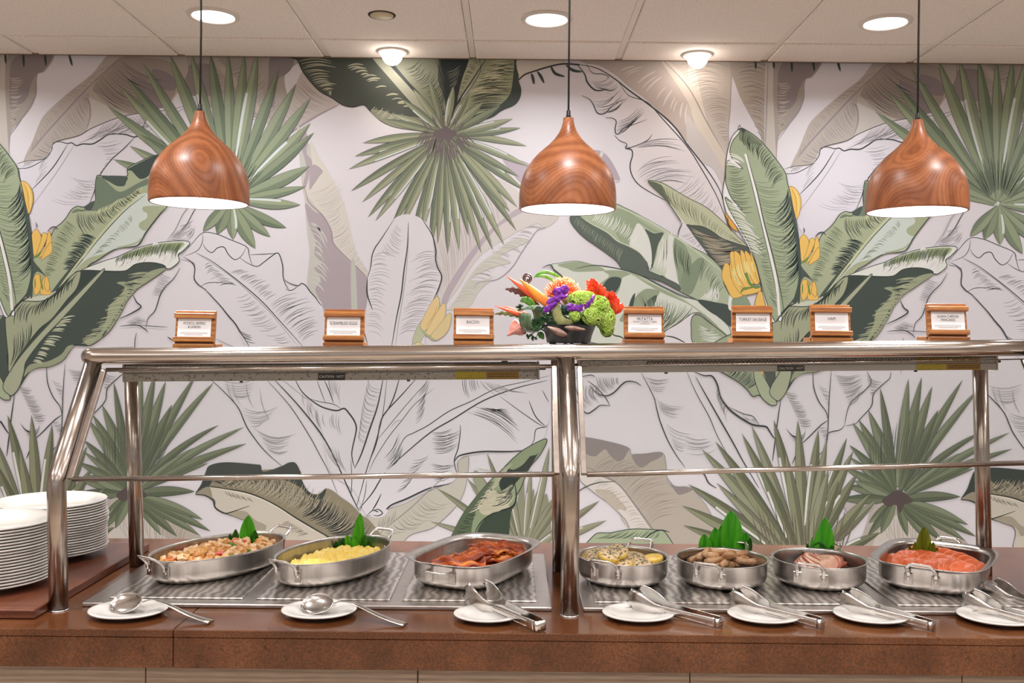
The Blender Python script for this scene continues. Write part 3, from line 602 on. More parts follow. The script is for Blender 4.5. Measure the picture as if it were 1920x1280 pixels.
# --- big green banana cluster
# R curl and S / T leaves
P('b9bd9f', '1217,339 1240,340 1260,350 1290,368 1327,387 1360,415 1385,440 1407,463 1385,456 1357,446 1340,434 1320,424 1294,423 1281,415 1275,407 1250,372', '4a5149', 1.3)
P('5d6553', '1217,339 1240,344 1250,358 1262,385 1281,414 1275,407 1250,372'); H('7d8069', 1, '1240,342 1300,378 1400,458', '1270,395 1310,422 1380,452', 46, .05, .75, .1)
P('4f574f', '1290,421 1300,421 1320,423 1340,433 1357,445 1385,455 1407,463 1412,480 1400,520 1380,540 1353,498 1326,469 1304,441', '2c3330', 1.2); H('a29a86', 2, '1296,424 1326,467 1352,496', '1390,458 1400,465 1400,480', 22, .03, .7, .06)
P('d9d5d8', '1258,380 1281,415 1275,440 1275,470 1300,461 1330,477 1304,441 1290,421'); L(LN, 1.3, '1283,416 1277,428 1274,442'); H(LG, .9, '1278,440 1325,472', '1300,432 1325,465', 10, 0, .9)
P('a9b59a', '1090,404 1130,392 1155,381 1174,388 1202,402 1253,431 1300,461 1330,477 1357,504 1361,530 1373,555 1376,580 1340,574 1312,561 1277,543 1250,520 1210,480 1182,461 1160,451 1141,435 1111,419', '56634f', 1.4)
P('95a387', '1149,406 1157,390 1182,396 1214,419 1243,435 1225,432 1205,420 1190,427 1182,455 1168,453 1155,431'); P('dadcd5', '1198,417 1210,427 1220,449 1225,477 1222,502 1210,480 1184,459 1190,435'); P('dadcd5', '1257,437 1267,443 1265,471 1273,518 1275,532 1249,514 1253,477')
P('bcc6b0', '1247,437 1256,435 1253,482 1249,514 1225,506 1233,482 1237,457'); P('8b9a80', '1269,443 1282,452 1292,467 1302,494 1305,530 1298,549 1279,540 1273,502 1265,465'); P('809077', '1324,486 1318,506 1300,549 1281,542 1283,512 1300,494 1314,482')
P('525e55', '1212,428 1229,436 1247,435 1237,457 1231,482 1226,502 1225,471 1220,445'); P('5a655c', '1072,404 1074,417 1095,441 1129,465 1157,486 1171,504 1186,507 1202,514 1243,526 1277,543 1275,532 1251,520 1233,512 1220,506 1216,490 1202,473 1182,461 1160,451 1141,435 1111,419 1090,404', '39453d', 1)
H('e3e5df', 1.2, '1110,412 1150,432 1190,455', '1120,395 1165,405 1205,430', 24, .05, .8); H('8a957f', 1, '1085,404 1120,430 1175,465', '1078,418 1115,450 1165,492', 30, .1, .9); H('e3e5df', 1.1, '1228,500 1250,512', '1243,440 1254,440', 12, 0, .9, .05); H('5c6a57', 1.2, '1268,450 1300,478', '1272,505 1300,520', 14, 0, .9); H('5c6a57', 1, '1325,480 1362,535', '1310,520 1345,560', 16, 0, .8); H('e3e5df', 1.3, '1314,560 1350,566', '1338,530 1352,535', 14, 0, .8)
L('c3ceb5', 1.6, '1090,404 1111,418 1141,434 1160,450 1182,460 1202,472 1216,489'); L('c3ceb5', 2.4, '1155,383 1202,404 1253,433 1300,463 1355,506')
P('d3d8cc', '1035,497 1050,492 1084,488 1121,496 1170,504 1202,514 1243,536 1283,555 1310,561 1344,587 1371,612 1371,632 1330,592 1304,585 1279,603 1249,620 1200,640 1110,640 1095,600 1075,560 1060,520', '6a7766', 1.2)
P('9aa68b', '1048,495 1084,489 1121,496 1137,505 1120,507 1082,508 1066,502'); P('9aa68b', '1135,506 1170,506 1186,512 1170,520 1165,540 1155,560 1148,590 1130,600 1120,570 1105,552 1125,532 1145,516'); P('3f4e49', '1137,528 1150,518 1168,521 1162,540 1150,550 1134,540'); P('9aa68b', '1184,510 1202,516 1243,538 1283,557 1326,590 1371,630 1340,606 1300,572 1240,545')
P('93a085', '1165,600 1180,575 1195,555 1215,540 1240,545 1230,560 1215,570 1200,590 1185,600'); P('3f4e49', '1180,585 1186,560 1194,548 1192,565 1186,590'); P('4f5d54', '1205,590 1215,565 1235,552 1228,575 1212,592')
H('84907a', 1.3, '1195,545 1250,560 1310,575', '1215,620 1230,625 1250,620', 34, .05, .95, -.08); H('84907a', 1.2, '1190,600 1240,625', '1240,560 1290,575', 20, 0, .8); L('3f4e49', 1.8, '1082,502 1120,496 1170,504 1202,514 1243,534 1283,553 1312,562'); L('39453d', 1.6, '1019,500 1035,495 1042,505 1060,520')
P('dedadd', '1250,622 1279,604 1304,586 1302,600 1300,614 1306,645 1245,645'); P('3f4b47', '1312,561 1344,565 1376,575 1376,610 1355,595 1332,581'); L('c3ceb5', 1.2, '1180,510 1243,538 1310,576 1371,628')
P('9aa68b', '1302,593 1314,589 1334,603 1371,632 1368,645 1308,645 1300,614', '39453d', 1.6); H('d3d8cc', 1.4, '1305,605 1310,640', '1345,615 1365,640', 14, .2, .9); L('39453d', 2, '1147,618 1155,627 1167,630 1175,636'); L('39453d', 2, '1248,628 1270,632 1295,645')
P('dfe1dc', '1371,555 1378,545 1392,560 1400,580 1372,580')
P('8a9a80', '1380,552 1396,545 1412,575 1378,575')
# Y lower green leaf to the V tip
P('9ea98a', '1345,640 1450,600 1470,640 1490,700 1461,750 1456,759 1445,755 1430,740 1417,742 1407,730 1390,715 1365,700 1330,675', '2f3b35', 1.6); H('4f5d54', 1.4, '1365,700 1408,728', '1390,660 1440,700', 26, 0, .6, .1)
P('46524b', '1425,660 1450,600 1470,660 1458,728 1448,735 1440,705'); L('2f3b35', 1.8, '1423,716 1432,735 1445,752'); P('a8b294', '1418,700 1428,690 1461,750 1456,759 1445,755 1430,738', '2f3b35', 1.4); P('e3b44e', '1430,690 1437,690 1434,702')
# V leaf (left copy coordinates)
OFF[:] = [1438, 8]
P('a5ae8e', '187,331 197,330 242,331 245,316 262,306 300,291 325,300 330,330 320,385 307,398 281,432 264,460 225,466 187,489 170,500 130,545 100,560 60,568 64,500 70,470 95,460 101,456 102,440 111,426 120,419 129,409 139,394 150,387 161,389 169,385 184,377 184,357', '39453d', 1.6)
P('6d7d6a', '187,333 198,334 215,350 232,360 262,345 283,335 285,345 262,355 245,370 225,375 205,392 190,396 170,398 150,392 140,400 165,392 184,377 185,357')
P('46534c', '197,331 242,331 242,342 238,349 225,349 212,342'); P('3c4a45', '246,317 300,291 300,305 284,330 270,336 261,330 253,321'); P('46534c', '163,389 182,377 178,392 172,395')
H('c0c59d', 1.6, '190,392 230,375 275,350', '180,430 220,408 262,375', 34, .0, .7, .05); H('39453d', 1.1, '145,395 190,395 260,355', '165,450 215,415 275,362', 46, .1, .8, .1); H('3f4e49', 1.7, '187,449 160,482 140,510', '130,425 110,460 100,500', 44, .02, .45, .1); H('56654c', 1, '130,412 105,455 85,520', '180,455 155,488 130,520', 36, .0, .35, -.05)
P('c9d2ca', '277,362 317,389 307,398 281,432 270,449 262,460 225,466 197,477 169,486 140,515 110,553 130,520 156,488 187,449 216,415 244,387'); P('a5ae8e', '277,387 317,389 300,408 281,432 268,428 267,419 281,409 281,400 274,396'); L('a5ae8e', 2.6, '272,446 261,456 240,462 225,464'); P('46534c', '102,548 125,517 150,488 165,470 160,488 140,513 115,545 100,560')
L('c0c59d', 3.2, '277,362 244,387 216,415 187,449 156,488 130,522 108,552'); L('39453d', 1.3, '279,365 246,390 218,418 189,451 158,491'); L('39453d', 1.6, '319,388 307,400 281,434 272,450 262,462'); H('7d8b78', 1.1, '175,482 205,450 250,400', '215,470 235,450 262,425', 24, .05, .55, -.12); L(LG, 1, '370,378 350,400 335,430 318,452'); H(LG, .8, '318,452 330,440', '365,452 350,420', 8, .1, .9)
# W light curl leaf and X dark leaf
P('dde0d8', '157,508 200,490 225,482 262,466 300,456 340,452 362,455 350,470 340,478 342,490 327,503 317,503 295,493 262,495 241,508 192,508', '39453d', 1.4)
P('a5b08a', '235,480 262,468 300,458 350,455 340,470 320,470 285,480 262,490'); P('dde0d8', '292,458 303,457 310,485 300,488'); H('5c6a50', 1.3, '225,482 290,460 350,455', '220,505 285,492 330,495', 60, .0, .65, .05); H('f0f1ee', 1.3, '215,505 262,495 320,500', '230,480 290,465 345,460', 44, .0, .6, .05)
P('3f4b45', '136,521 157,508 192,508 210,510 241,508 262,495 295,493 317,503 284,528 262,543 245,563 236,580 225,600 210,622 192,637 173,648 144,648 136,659 122,677 98,688 77,690 59,699 42,725 31,740 22,741 11,721 22,699 20,660 60,600', '2b3531', 1.6)
P('959d80', '317,504 284,528 262,543 245,563 236,580 225,600 210,622 192,637 173,648 165,640 190,628 205,600 210,575 225,560 240,540 225,530 262,525 290,508'); P('959d80', '144,648 136,659 122,677 98,688 77,690 59,699 50,707 60,685 95,678 120,665 132,650')
H('3f4b45', 1.6, '200,520 240,545 225,580 200,625', '300,515 250,558 232,590 195,636', 40, .3, .8, -.06); H('a9ae8e', 1.8, '300,510 250,558 228,598 180,645', '200,515 185,560 160,600 120,650', 34, .0, .42, .06); H('c0c4a8', 2.4, '122,598 95,632 66,680', '175,585 150,640 100,690', 22, .0, .4, -.06, gap=.15)
P('a7ad92', '195,508 199,511 160,556 122,598 85,637 55,677 50,699 42,725 31,740 22,741 11,721 44,668 98,607 153,550', '39453d', 1.5); P('343f3b', '187,512 150,548 98,602 40,668 20,705 22,699 39,668 77,620 103,598 131,563 157,512')
P('a0a68a', '17,587 30,572 44,565 83,565 114,550 140,517 157,510 150,540 131,563 103,598 77,620 39,670 22,699 20,666 15,611', '2f3b35', 1.6); P('c6cbb8', '48,563 66,558 100,550 110,546 106,553 83,564'); H('39453d', 1.4, '45,567 83,567 150,515', '18,640 60,620 130,562', 30, .02, .5, .12); H('39453d', 1.2, '22,690 60,640', '30,600 70,590', 12, 0, .6)
OFF[:] = [0, 0]
for s_, w_ in (('1693,561 1700,575 1708,584 1690,596 1668,606', 1.9), ('1782,510 1770,530 1755,545 1745,560 1735,590 1722,605 1718,623', 1.4), ('1668,620 1700,618 1715,625 1722,632', 1.4), ('1700,618 1760,622', .9), ('1700,632 1697,650 1696,700', 1.1), ('1758,640 1770,648', 1.6)):
    L(LN, w_, s_)
H(LG, .8, '1745,520 1728,560', '1770,530 1750,565', 12, 0, .7); H(LG, .8, '1700,600 1680,612', '1725,610 1710,618', 8, 0, .8)
# bananas
Y1, Y2 = 'e5bc62', 'd9a24a'
def banana(s_, dk='8a6a3a'):
    P(Y1, s_, dk, .8)
for s_ in ('1363,492 1372,498 1375,520 1390,545 1398,552 1378,557 1365,535 1357,515', '1372,492 1378,500 1385,525 1400,540 1412,548 1396,551 1382,535 1374,515', '1372,475 1380,472 1385,500 1398,525 1408,538 1392,535 1378,510', '1380,470 1392,478 1398,500 1412,530 1410,545 1395,530 1384,505', '1392,468 1402,478 1412,510 1418,530 1406,525 1396,500', '1400,470 1412,480 1424,510 1428,528 1418,530 1408,508', '1410,470 1422,485 1430,515 1427,528 1418,505', '1395,545 1425,536 1429,545 1400,552'): banana(s_)
H('f3d894', 2.4, '1372,500 1395,485 1415,485', '1392,545 1408,530 1424,520', 9, .1, .8); L('6b8a4a', 4, '1402,510 1410,530 1420,537 1428,536', taper=False); L('6b8a4a', 3, '1393,548 1398,540 1415,537')
for s_ in ('1511,438 1520,450 1520,475 1508,488 1502,470 1503,448', '1524,445 1532,450 1525,470 1510,492 1518,465', '1534,442 1540,455 1538,475 1515,492 1528,470', '1538,462 1541,480 1530,490 1520,494'): banana(s_)
L('6b8a4a', 3, '1505,492 1513,488 1520,480'); L(LN, 1.2, '1511,436 1512,430 1510,425'); L(LN, 1.6, '1532,442 1540,435 1548,434 1552,440')
for s_ in ('1513,522 1522,530 1520,550 1510,562 1505,545 1506,530', '1525,530 1532,528 1537,550 1538,560 1520,560 1520,545', '1530,525 1536,540 1534,555 1526,545'): banana(s_)
L('6b8a4a', 2.6, '1518,525 1522,545 1524,552'); L('6b8a4a', 2, '1509,530 1509,550')
P('46534c', '1503,500 1512,505 1528,525 1520,520 1512,518 1506,530 1504,565 1500,560')
P(Y1, '1482,350 1492,350 1503,365 1505,385 1500,405 1495,408 1490,395 1486,370', '8a6a3a', .9); L('c8963f', 1.2, '1487,352 1495,370 1497,400'); L('f0cf85', 2, '1492,352 1500,375 1500,398')
P('dfa548', '1364,396 1372,405 1384,425 1386,432 1375,425 1366,410', '8a6a3a', .8); P(Y1, '1425,548 1432,545 1437,560 1440,575 1420,575', '8a6a3a', .9); L('5c4a2a', 2.2, '1367,405 1369,420 1375,432')
# Q leaf
P('e4e5e4', '1391,239 1386,242 1375,255 1367,280 1364,300 1362,330 1359,350 1358,366 1362,387 1368,402 1390,432 1407,462 1420,492 1430,530 1437,560 1450,600 1462,600 1470,585 1440,445 1410,330', LN, 1.2)
P('9da98b', '1391,239 1400,242 1420,255 1440,275 1460,300 1475,322 1479,340 1485,362 1490,387 1497,417 1502,450 1505,487 1504,525 1495,555 1482,572 1470,585 1462,600 1455,597 1440,560 1430,525 1420,488 1407,455 1395,435 1375,400 1366,382 1363,368 1382,385 1395,392 1375,370 1366,350 1363,335 1366,300 1382,310 1395,314 1372,290 1375,265 1388,248', '39453d', 1.6)
P('727f66', '1391,241 1400,243 1420,258 1432,272 1410,268 1405,282 1400,268 1388,260'); H('58654f', 1.4, '1395,243 1440,277 1478,332', '1400,290 1410,310 1430,370', 44, .02, .5, .14); H('3f4e49', 1.8, '1480,350 1498,420 1504,500', '1440,420 1450,480 1465,560', 44, .0, .55, -.14); H('6f7d64', 1, '1405,330 1440,440 1465,560', '1480,345 1502,450 1490,560', 46, .05, .7, .12)
H('58654f', 1.2, '1366,305 1364,350 1372,390', '1405,300 1420,360 1430,400', 22, .1, .7, .1); H('e9ebe6', 1.8, '1368,285 1362,310', '1398,300 1398,318', 7, .0, .9, -.1); H('e9ebe6', 1.6, '1362,372 1385,425 1410,470', '1400,395 1428,440 1445,490', 16, .0, .8, -.08)
H('58654f', 1.1, '1440,440 1455,520 1466,580', '1410,450 1430,510 1445,560', 26, .1, .7, -.1); P('3f4e49', '1484,365 1492,400 1500,440 1506,487 1504,540 1500,563 1492,563 1500,530 1501,490 1494,440')
L('f0f1f0', 4, '1400,287 1412,330 1420,362 1432,412 1440,445 1450,485 1460,530 1466,590', taper=False); L('2f3b35', 1.5, '1402,285 1414,328 1424,364 1435,412 1444,446 1456,490 1470,555 1474,585'); L('39453d', 1, '1398,290 1410,335 1430,415 1448,490 1462,560')
L('2f3b35', 2.2, '1460,600 1472,586 1484,573 1498,566'); L('2f3b35', 1.8, '1391,239 1385,243'); P('3a4540', '1391,239 1395,248 1400,243')

# mesh with one flat print colour per shape, repeated like the wallpaper rolls
me = bpy.data.meshes.new('leaf_print')
NV = len(mv); allv = []; allf = []; allc = []
for k in (-1, 0, 1):
    allv += [(x+3.24*k, WALLY+.0092+y, z+.010*k) for x, y, z in mv]
    allf += [tuple(i+NV*(k+1) for i in f) for f in mf]; allc += mc
allv = [(min(XR, max(XL, x)), y, min(z, CEIL+.02)) for x, y, z in allv]
me.from_pydata(allv, [], allf)
ca = me.color_attributes.new('Col', 'FLOAT_COLOR', 'CORNER')
buf = []
for f, c in zip(allf, allc): buf.extend((c[0], c[1], c[2], 1.0)*len(f))
ca.data.foreach_set('color', buf)
pm = bpy.data.materials.new('mural_ink'); pm.use_nodes = True
b = pm.node_tree.nodes['Principled BSDF']; b.inputs['Roughness'].default_value = .55
vc = pm.node_tree.nodes.new('ShaderNodeVertexColor'); vc.layer_name = 'Col'
pm.node_tree.links.new(vc.outputs[0], b.inputs['Base Color'])
leafprint = link('leaf_print', me, pm, wall_back)
leafprint['kind'] = 'stuff'

# ------------------------------------------------------------------ materials for objects
def node_mat(name, build):
    mt = bpy.data.materials.new(name); mt.use_nodes = True; nt = mt.node_tree
    build(nt, nt.nodes['Principled BSDF']); MATS[name] = mt; return mt
def N_(nt, t, **kw):
    n = nt.nodes.new(t)
    for k, v in kw.items():
        if k in n.inputs: n.inputs[k].default_value = v
        else: setattr(n, k, v)
    return n
def ramp(nt, src, stops):
    r = nt.nodes.new('ShaderNodeValToRGB'); e = r.color_ramp.elements
    while len(e) < len(stops): e.new(.5)
    for i, (p, c) in enumerate(stops): e[i].position = p; e[i].color = (*lin(c), 1)
    nt.links.new(src, r.inputs[0]); return r
def b_granite(nt, b):
    tc = N_(nt, 'ShaderNodeTexCoord')
    n1 = N_(nt, 'ShaderNodeTexNoise', Scale=6.0, Detail=6.0); n2 = N_(nt, 'ShaderNodeTexNoise', Scale=260.0, Detail=3.0); n3 = N_(nt, 'ShaderNodeTexNoise', Scale=55.0, Detail=4.0)
    for n in (n1, n2, n3): nt.links.new(tc.outputs['Object'], n.inputs['Vector'])
    r1 = ramp(nt, n1.outputs[0], [(.3, '58351e'), (.5, '74492c'), (.72, '906240')])
    r2 = ramp(nt, n2.outputs[0], [(.38, '3a281c'), (.5, '7a6450'), (.66, 'a08a70')])
    mx = N_(nt, 'ShaderNodeMixRGB', blend_type='OVERLAY'); mx.inputs[0].default_value = .6
    nt.links.new(r1.outputs[0], mx.inputs[1]); nt.links.new(r2.outputs[0], mx.inputs[2])
    r3 = ramp(nt, n3.outputs[0], [(.27, '1c120e'), (.36, 'ffffff')])
    m2 = N_(nt, 'ShaderNodeMixRGB', blend_type='MULTIPLY'); m2.inputs[0].default_value = .55
    nt.links.new(mx.outputs[0], m2.inputs[1]); nt.links.new(r3.outputs[0], m2.inputs[2])
    nt.links.new(m2.outputs[0], b.inputs['Base Color']); b.inputs['Roughness'].default_value = .16
m_granite = node_mat('brown_granite', b_granite)
def b_steel(c0, c1, rough, stretch, scale=30, met=1.0, rv=.06):
    def f(nt, b):
        tc = N_(nt, 'ShaderNodeTexCoord'); mp = N_(nt, 'ShaderNodeMapping'); mp.inputs['Scale'].default_value = stretch
        n = N_(nt, 'ShaderNodeTexNoise', Scale=float(scale), Detail=3.0)
        nt.links.new(tc.outputs['Object'], mp.inputs[0]); nt.links.new(mp.outputs[0], n.inputs['Vector'])
        r = ramp(nt, n.outputs[0], [(.3, c0), (.7, c1)]); nt.links.new(r.outputs[0], b.inputs['Base Color'])
        b.inputs['Metallic'].default_value = met
        ma = N_(nt, 'ShaderNodeMapRange'); ma.inputs[3].default_value = rough-rv; ma.inputs[4].default_value = rough+rv
        nt.links.new(n.outputs[0], ma.inputs[0]); nt.links.new(ma.outputs[0], b.inputs['Roughness'])
    return f
m_tube = node_mat('brushed_steel_tube', b_steel('a2978e', 'b0a59c', .24, (1, 1, 4), 12, 1.0, .02))
m_rail = node_mat('brushed_steel_rail', b_steel('b0a69d', 'bcb2a9', .2, (1, 8, 8), 10, 1.0, .0))
m_pan = node_mat('pan_steel', b_steel('b4afab', 'c6c2be', .3, (5, 5, .5), 14, 1.0, .0))
m_shiny = node_mat('cutlery_steel', b_steel('d4d0cc', 'e0dcd8', .2, (3, 3, 3), 30, 1.0, .0))
m_frame = node_mat('frame_steel', b_steel('bab3ad', 'cbc4be', .3, (2, 20, 2), 20))
def b_swirl(nt, b):
    tc = N_(nt, 'ShaderNodeTexCoord'); mp = N_(nt, 'ShaderNodeMapping'); nt.links.new(tc.outputs['Object'], mp.inputs[0])
    wv = N_(nt, 'ShaderNodeTexWave', Scale=16.0, Distortion=3.5); wv.inputs['Detail'].default_value = 0.0; wv.inputs['Detail Scale'].default_value = 2.0
    nt.links.new(mp.outputs[0], wv.inputs['Vector'])
    r = ramp(nt, wv.outputs['Color'], [(.0, 'a49d97'), (1, 'ece6e1')]); nt.links.new(r.outputs[0], b.inputs['Base Color'])  # swirl pattern, its bright highlights painted in as pale colour bands
    ma = N_(nt, 'ShaderNodeMapRange'); ma.inputs[3].default_value = .3; ma.inputs[4].default_value = .3
    nt.links.new(wv.outputs['Fac'], ma.inputs[0]); nt.links.new(ma.outputs[0], b.inputs['Roughness']); b.inputs['Metallic'].default_value = 1
m_swirl = node_mat('swirled_steel_plate', b_swirl)
def b_wood(c, sc1, st, rough, coat=0.0, dist=3.0):
    def f(nt, b):
        tc = N_(nt, 'ShaderNodeTexCoord'); oi = N_(nt, 'ShaderNodeObjectInfo'); mp = N_(nt, 'ShaderNodeMapping'); mp.inputs['Scale'].default_value = st
        ad = N_(nt, 'ShaderNodeVectorMath', operation='ADD'); nt.links.new(tc.outputs['Object'], ad.inputs[0])
        sc_ = N_(nt, 'ShaderNodeVectorMath', operation='SCALE'); sc_.inputs['Scale'].default_value = 1.0
        nt.links.new(oi.outputs['Location'], sc_.inputs[0]); nt.links.new(sc_.outputs[0], ad.inputs[1]); nt.links.new(ad.outputs[0], mp.inputs[0])
        wv = N_(nt, 'ShaderNodeTexWave', Scale=float(sc1), Distortion=float(dist), wave_type='RINGS'); wv.inputs['Detail'].default_value = 3.0; wv.inputs['Detail Scale'].default_value = 1.2
        n = N_(nt, 'ShaderNodeTexNoise', Scale=float(sc1)*6, Detail=5.0)
        nt.links.new(mp.outputs[0], wv.inputs['Vector']); nt.links.new(mp.outputs[0], n.inputs['Vector'])
        r = ramp(nt, wv.outputs['Fac'], [(.0, c[0]), (.5, c[1]), (1, c[2])]); r2 = ramp(nt, n.outputs[0], [(.3, 'b8b0a8'), (.7, 'ffffff')])
        mx = N_(nt, 'ShaderNodeMixRGB', blend_type='MULTIPLY'); mx.inputs[0].default_value = .6
        nt.links.new(r.outputs[0], mx.inputs[1]); nt.links.new(r2.outputs[0], mx.inputs[2]); nt.links.new(mx.outputs[0], b.inputs['Base Color'])
        b.inputs['Roughness'].default_value = rough
        if coat: b.inputs['Coat Weight'].default_value = coat; b.inputs['Coat Roughness'].default_value = .25
    return f
def b_lamp(nt, b):
    tc = N_(nt, 'ShaderNodeTexCoord'); oi = N_(nt, 'ShaderNodeObjectInfo'); ad = N_(nt, 'ShaderNodeVectorMath', operation='ADD')
    nt.links.new(tc.outputs['Object'], ad.inputs[0]); nt.links.new(oi.outputs['Location'], ad.inputs[1])
    mp = N_(nt, 'ShaderNodeMapping'); mp.inputs['Scale'].default_value = (1, 1, .55); nt.links.new(ad.outputs[0], mp.inputs[0])
    n = N_(nt, 'ShaderNodeTexNoise', Scale=3.6, Detail=.6); nt.links.new(mp.outputs[0], n.inputs['Vector'])
    def sine(k):
        a = N_(nt, 'ShaderNodeMath', operation='MULTIPLY'); a.inputs[1].default_value = k; nt.links.new(n.outputs[0], a.inputs[0])
        c = N_(nt, 'ShaderNodeMath', operation='SINE'); nt.links.new(a.outputs[0], c.inputs[0])
        d = N_(nt, 'ShaderNodeMath', operation='MULTIPLY_ADD'); d.inputs[1].default_value = .5; d.inputs[2].default_value = .5; nt.links.new(c.outputs[0], d.inputs[0]); return d
    r1 = ramp(nt, sine(95).outputs[0], [(0, '905430'), (.5, 'a06139'), (1, 'ac6c44')]); r2 = ramp(nt, sine(520).outputs[0], [(0, 'c8b8b0'), (.6, 'ffffff')])
    n2 = N_(nt, 'ShaderNodeTexNoise', Scale=70.0, Detail=3.0); nt.links.new(mp.outputs[0], n2.inputs['Vector']); r3 = ramp(nt, n2.outputs[0], [(.3, 'd8ccc4'), (.7, 'ffffff')])
    m1 = N_(nt, 'ShaderNodeMixRGB', blend_type='MULTIPLY'); m1.inputs[0].default_value = .55; nt.links.new(r1.outputs[0], m1.inputs[1]); nt.links.new(r2.outputs[0], m1.inputs[2])
    m2 = N_(nt, 'ShaderNodeMixRGB', blend_type='MULTIPLY'); m2.inputs[0].default_value = .6; nt.links.new(m1.outputs[0], m2.inputs[1]); nt.links.new(r3.outputs[0], m2.inputs[2])
    nt.links.new(m2.outputs[0], b.inputs['Base Color']); b.inputs['Roughness'].default_value = .38
m_lampwood = node_mat('pendant_wood', b_lamp)
m_signwood = node_mat('sign_wood', b_wood(('94541c', 'a66322', 'b8782e'), 14, (.5, 3, 3), .45, .2))
m_board = node_mat('board_wood', b_wood(('5a2f20', '6b3a26', '7a4630'), 7, (1.5, .25, 3), .3, .3))
m_plank = node_mat('plank_wood', b_wood(('93806f', 'a08c7a', 'aa9886'), 9, (.25, 3, 5), .6))
m_plate = mat('white_china', 'd6d1cb', .14, spec=.5, coat=.2)
m_black = mat('black_plastic', '16171a', .42)
m_cord = mat('black_cord', '0c0c0e', .5)
def b_glass(nt, b):
    tr = N_(nt, 'ShaderNodeBsdfTransparent'); tr.inputs[0].default_value = (.955, .965, .96, 1)
    gl = N_(nt, 'ShaderNodeBsdfGlossy'); gl.inputs['Roughness'].default_value = .02; gl.inputs[0].default_value = (.9, .95, 1, 1)
    fr = N_(nt, 'ShaderNodeFresnel'); fr.inputs[0].default_value = 1.45
    ge = N_(nt, 'ShaderNodeNewGeometry'); iv = N_(nt, 'ShaderNodeMath', operation='SUBTRACT'); iv.inputs[0].default_value = 1; nt.links.new(ge.outputs['Backfacing'], iv.inputs[1])
    ml = N_(nt, 'ShaderNodeMath', operation='MULTIPLY'); nt.links.new(fr.outputs[0], ml.inputs[0]); nt.links.new(iv.outputs[0], ml.inputs[1])
    mx = N_(nt, 'ShaderNodeMixShader'); nt.links.new(ml.outputs[0], mx.inputs[0]); nt.links.new(tr.outputs[0], mx.inputs[1]); nt.links.new(gl.outputs[0], mx.inputs[2])
    nt.links.new(mx.outputs[0], nt.nodes['Material Output'].inputs['Surface'])
m_glass = node_mat('clear_glass', b_glass)

# ------------------------------------------------------------------ counter
CZ = .90
CF = atz(960, 1187, CZ).y; CB = atz(960, 1016, CZ).y
seam = atz(326, 1179, CZ).x
ct = thing('buffet_counter', 'long brown granite buffet counter with pale wood planks below', 'counter', (0, CF, 0))
AZ = aty(960, 1259, CF).z
CL, CRX = -2.6, 3.2
def slab(x0, x1, nm='stone_slab'):
    mb = MB(); mb.box(((x0+x1)/2, (CB-CF)/2, CZ-.0075), (x1-x0-.0015, CB-CF, .015), bev=.0015)
    return mb.obj(nm, m_granite, ct)
seam2 = 1.9
for x0, x1 in ((CL, seam), (seam, seam2), (seam2, CRX)):
    slab(x0, x1)
    MB().box(((x0+x1)/2, .0165, (CZ-.0155+AZ)/2), (x1-x0-.0015, .03, CZ-.0155-AZ), bev=.001).obj('apron_panel', m_granite, ct)
pj = [aty(x, 1270, CF+.02).x for x in (272, 785, 1296, 1805)]
step = (pj[3]-pj[0])/3
for row, zt in enumerate((AZ-.001, AZ-.152, AZ-.303, AZ-.454, AZ-.605)):
    h = .148 if zt-.148 > .02 else zt-.02
    k = -4
    while pj[0]+step*k < CRX:
        x0 = pj[0]+step*k+(.27 if row % 2 else 0); x1 = x0+step
        x0c, x1c = max(CL, x0), min(CRX, x1)
        if x1c-x0c > .02:
            MB().box(((x0c+x1c)/2, .032, zt-h/2), (x1c-x0c-.002, .02, h), bev=.001).obj('plank', m_plank, ct)
        k += 1
MB().box(((CL+CRX)/2, (CB-CF)/2+.02, (AZ)/2), (CRX-CL-.02, CB-CF-.06, AZ)).obj('cabinet_body', m_dark, ct)

# wooden board under the plates
bx1 = atz(70, 1143, CZ+.02).x-.006; by0 = atz(60, 1143, CZ+.02).y; by1 = atz(296, 1018, CZ+.02).y
bl = -1.75
bd = thing('wooden_board', 'dark reddish wooden board lying under the two stacks of plates', 'board', ((bl+bx1)/2, (by0+by1)/2, CZ))
MB().box((0, 0, .0105), (bx1-bl, by1-by0, .019), bev=.002).obj('plank_top', m_board, bd)
mb = MB(); mb.box((0, -(by1-by0)/2+.03, .0195), (bx1-bl-.01, .0015, .001)); mb.obj('front_joint', m_dark, bd)

# ------------------------------------------------------------------ hot wells
def well(xa, xb, pa, pb, tiles, label):
    """xa, xb: outer x range; pa, pb front and back y"""
    t = thing('hot_plate_well', label, 'hot plate', ((xa+xb)/2, (pa+pb)/2, CZ))
    W, D = xb-xa, pb-pa
    MB().box((0, 0, .0045), (W, D, .009), bev=.002).obj('steel_frame', m_frame, t)
    for (x0, x1) in tiles:
        y0, y1 = pa+.035, pb-.02
        MB().box(((x0+x1)/2-(xa+xb)/2, (y0+y1)/2-(pa+pb)/2, .0108), (x1-x0, y1-y0, .0035), bev=.0012).obj('swirled_plate', m_swirl, t)
    return t
fy = atz(600, 1134, CZ+.009).y; byk = atz(860, 1036, CZ+.009).y
xa = atz(163, 1131, CZ).x; xb = atz(1034, 1139, CZ).x
tx = lambda a, b: (atz(a, 1122, CZ+.012).x, atz(b, 1124, CZ+.012).x)
well(xa, xb, fy, byk, [tx(199, 452), tx(480, 731), tx(755, 1006)], 'steel hot plate well with three tiles under the two oval pans and the bacon pan')
xa = atz(1092, 1141, CZ).x; xb2 = xa+1.002
well(xa, xb2, fy, byk, [tx(1114, 1366), tx(1390, 1642), tx(1667, 1919)], 'steel hot plate well right of the middle post under four pans')
TZ = CZ+.0126

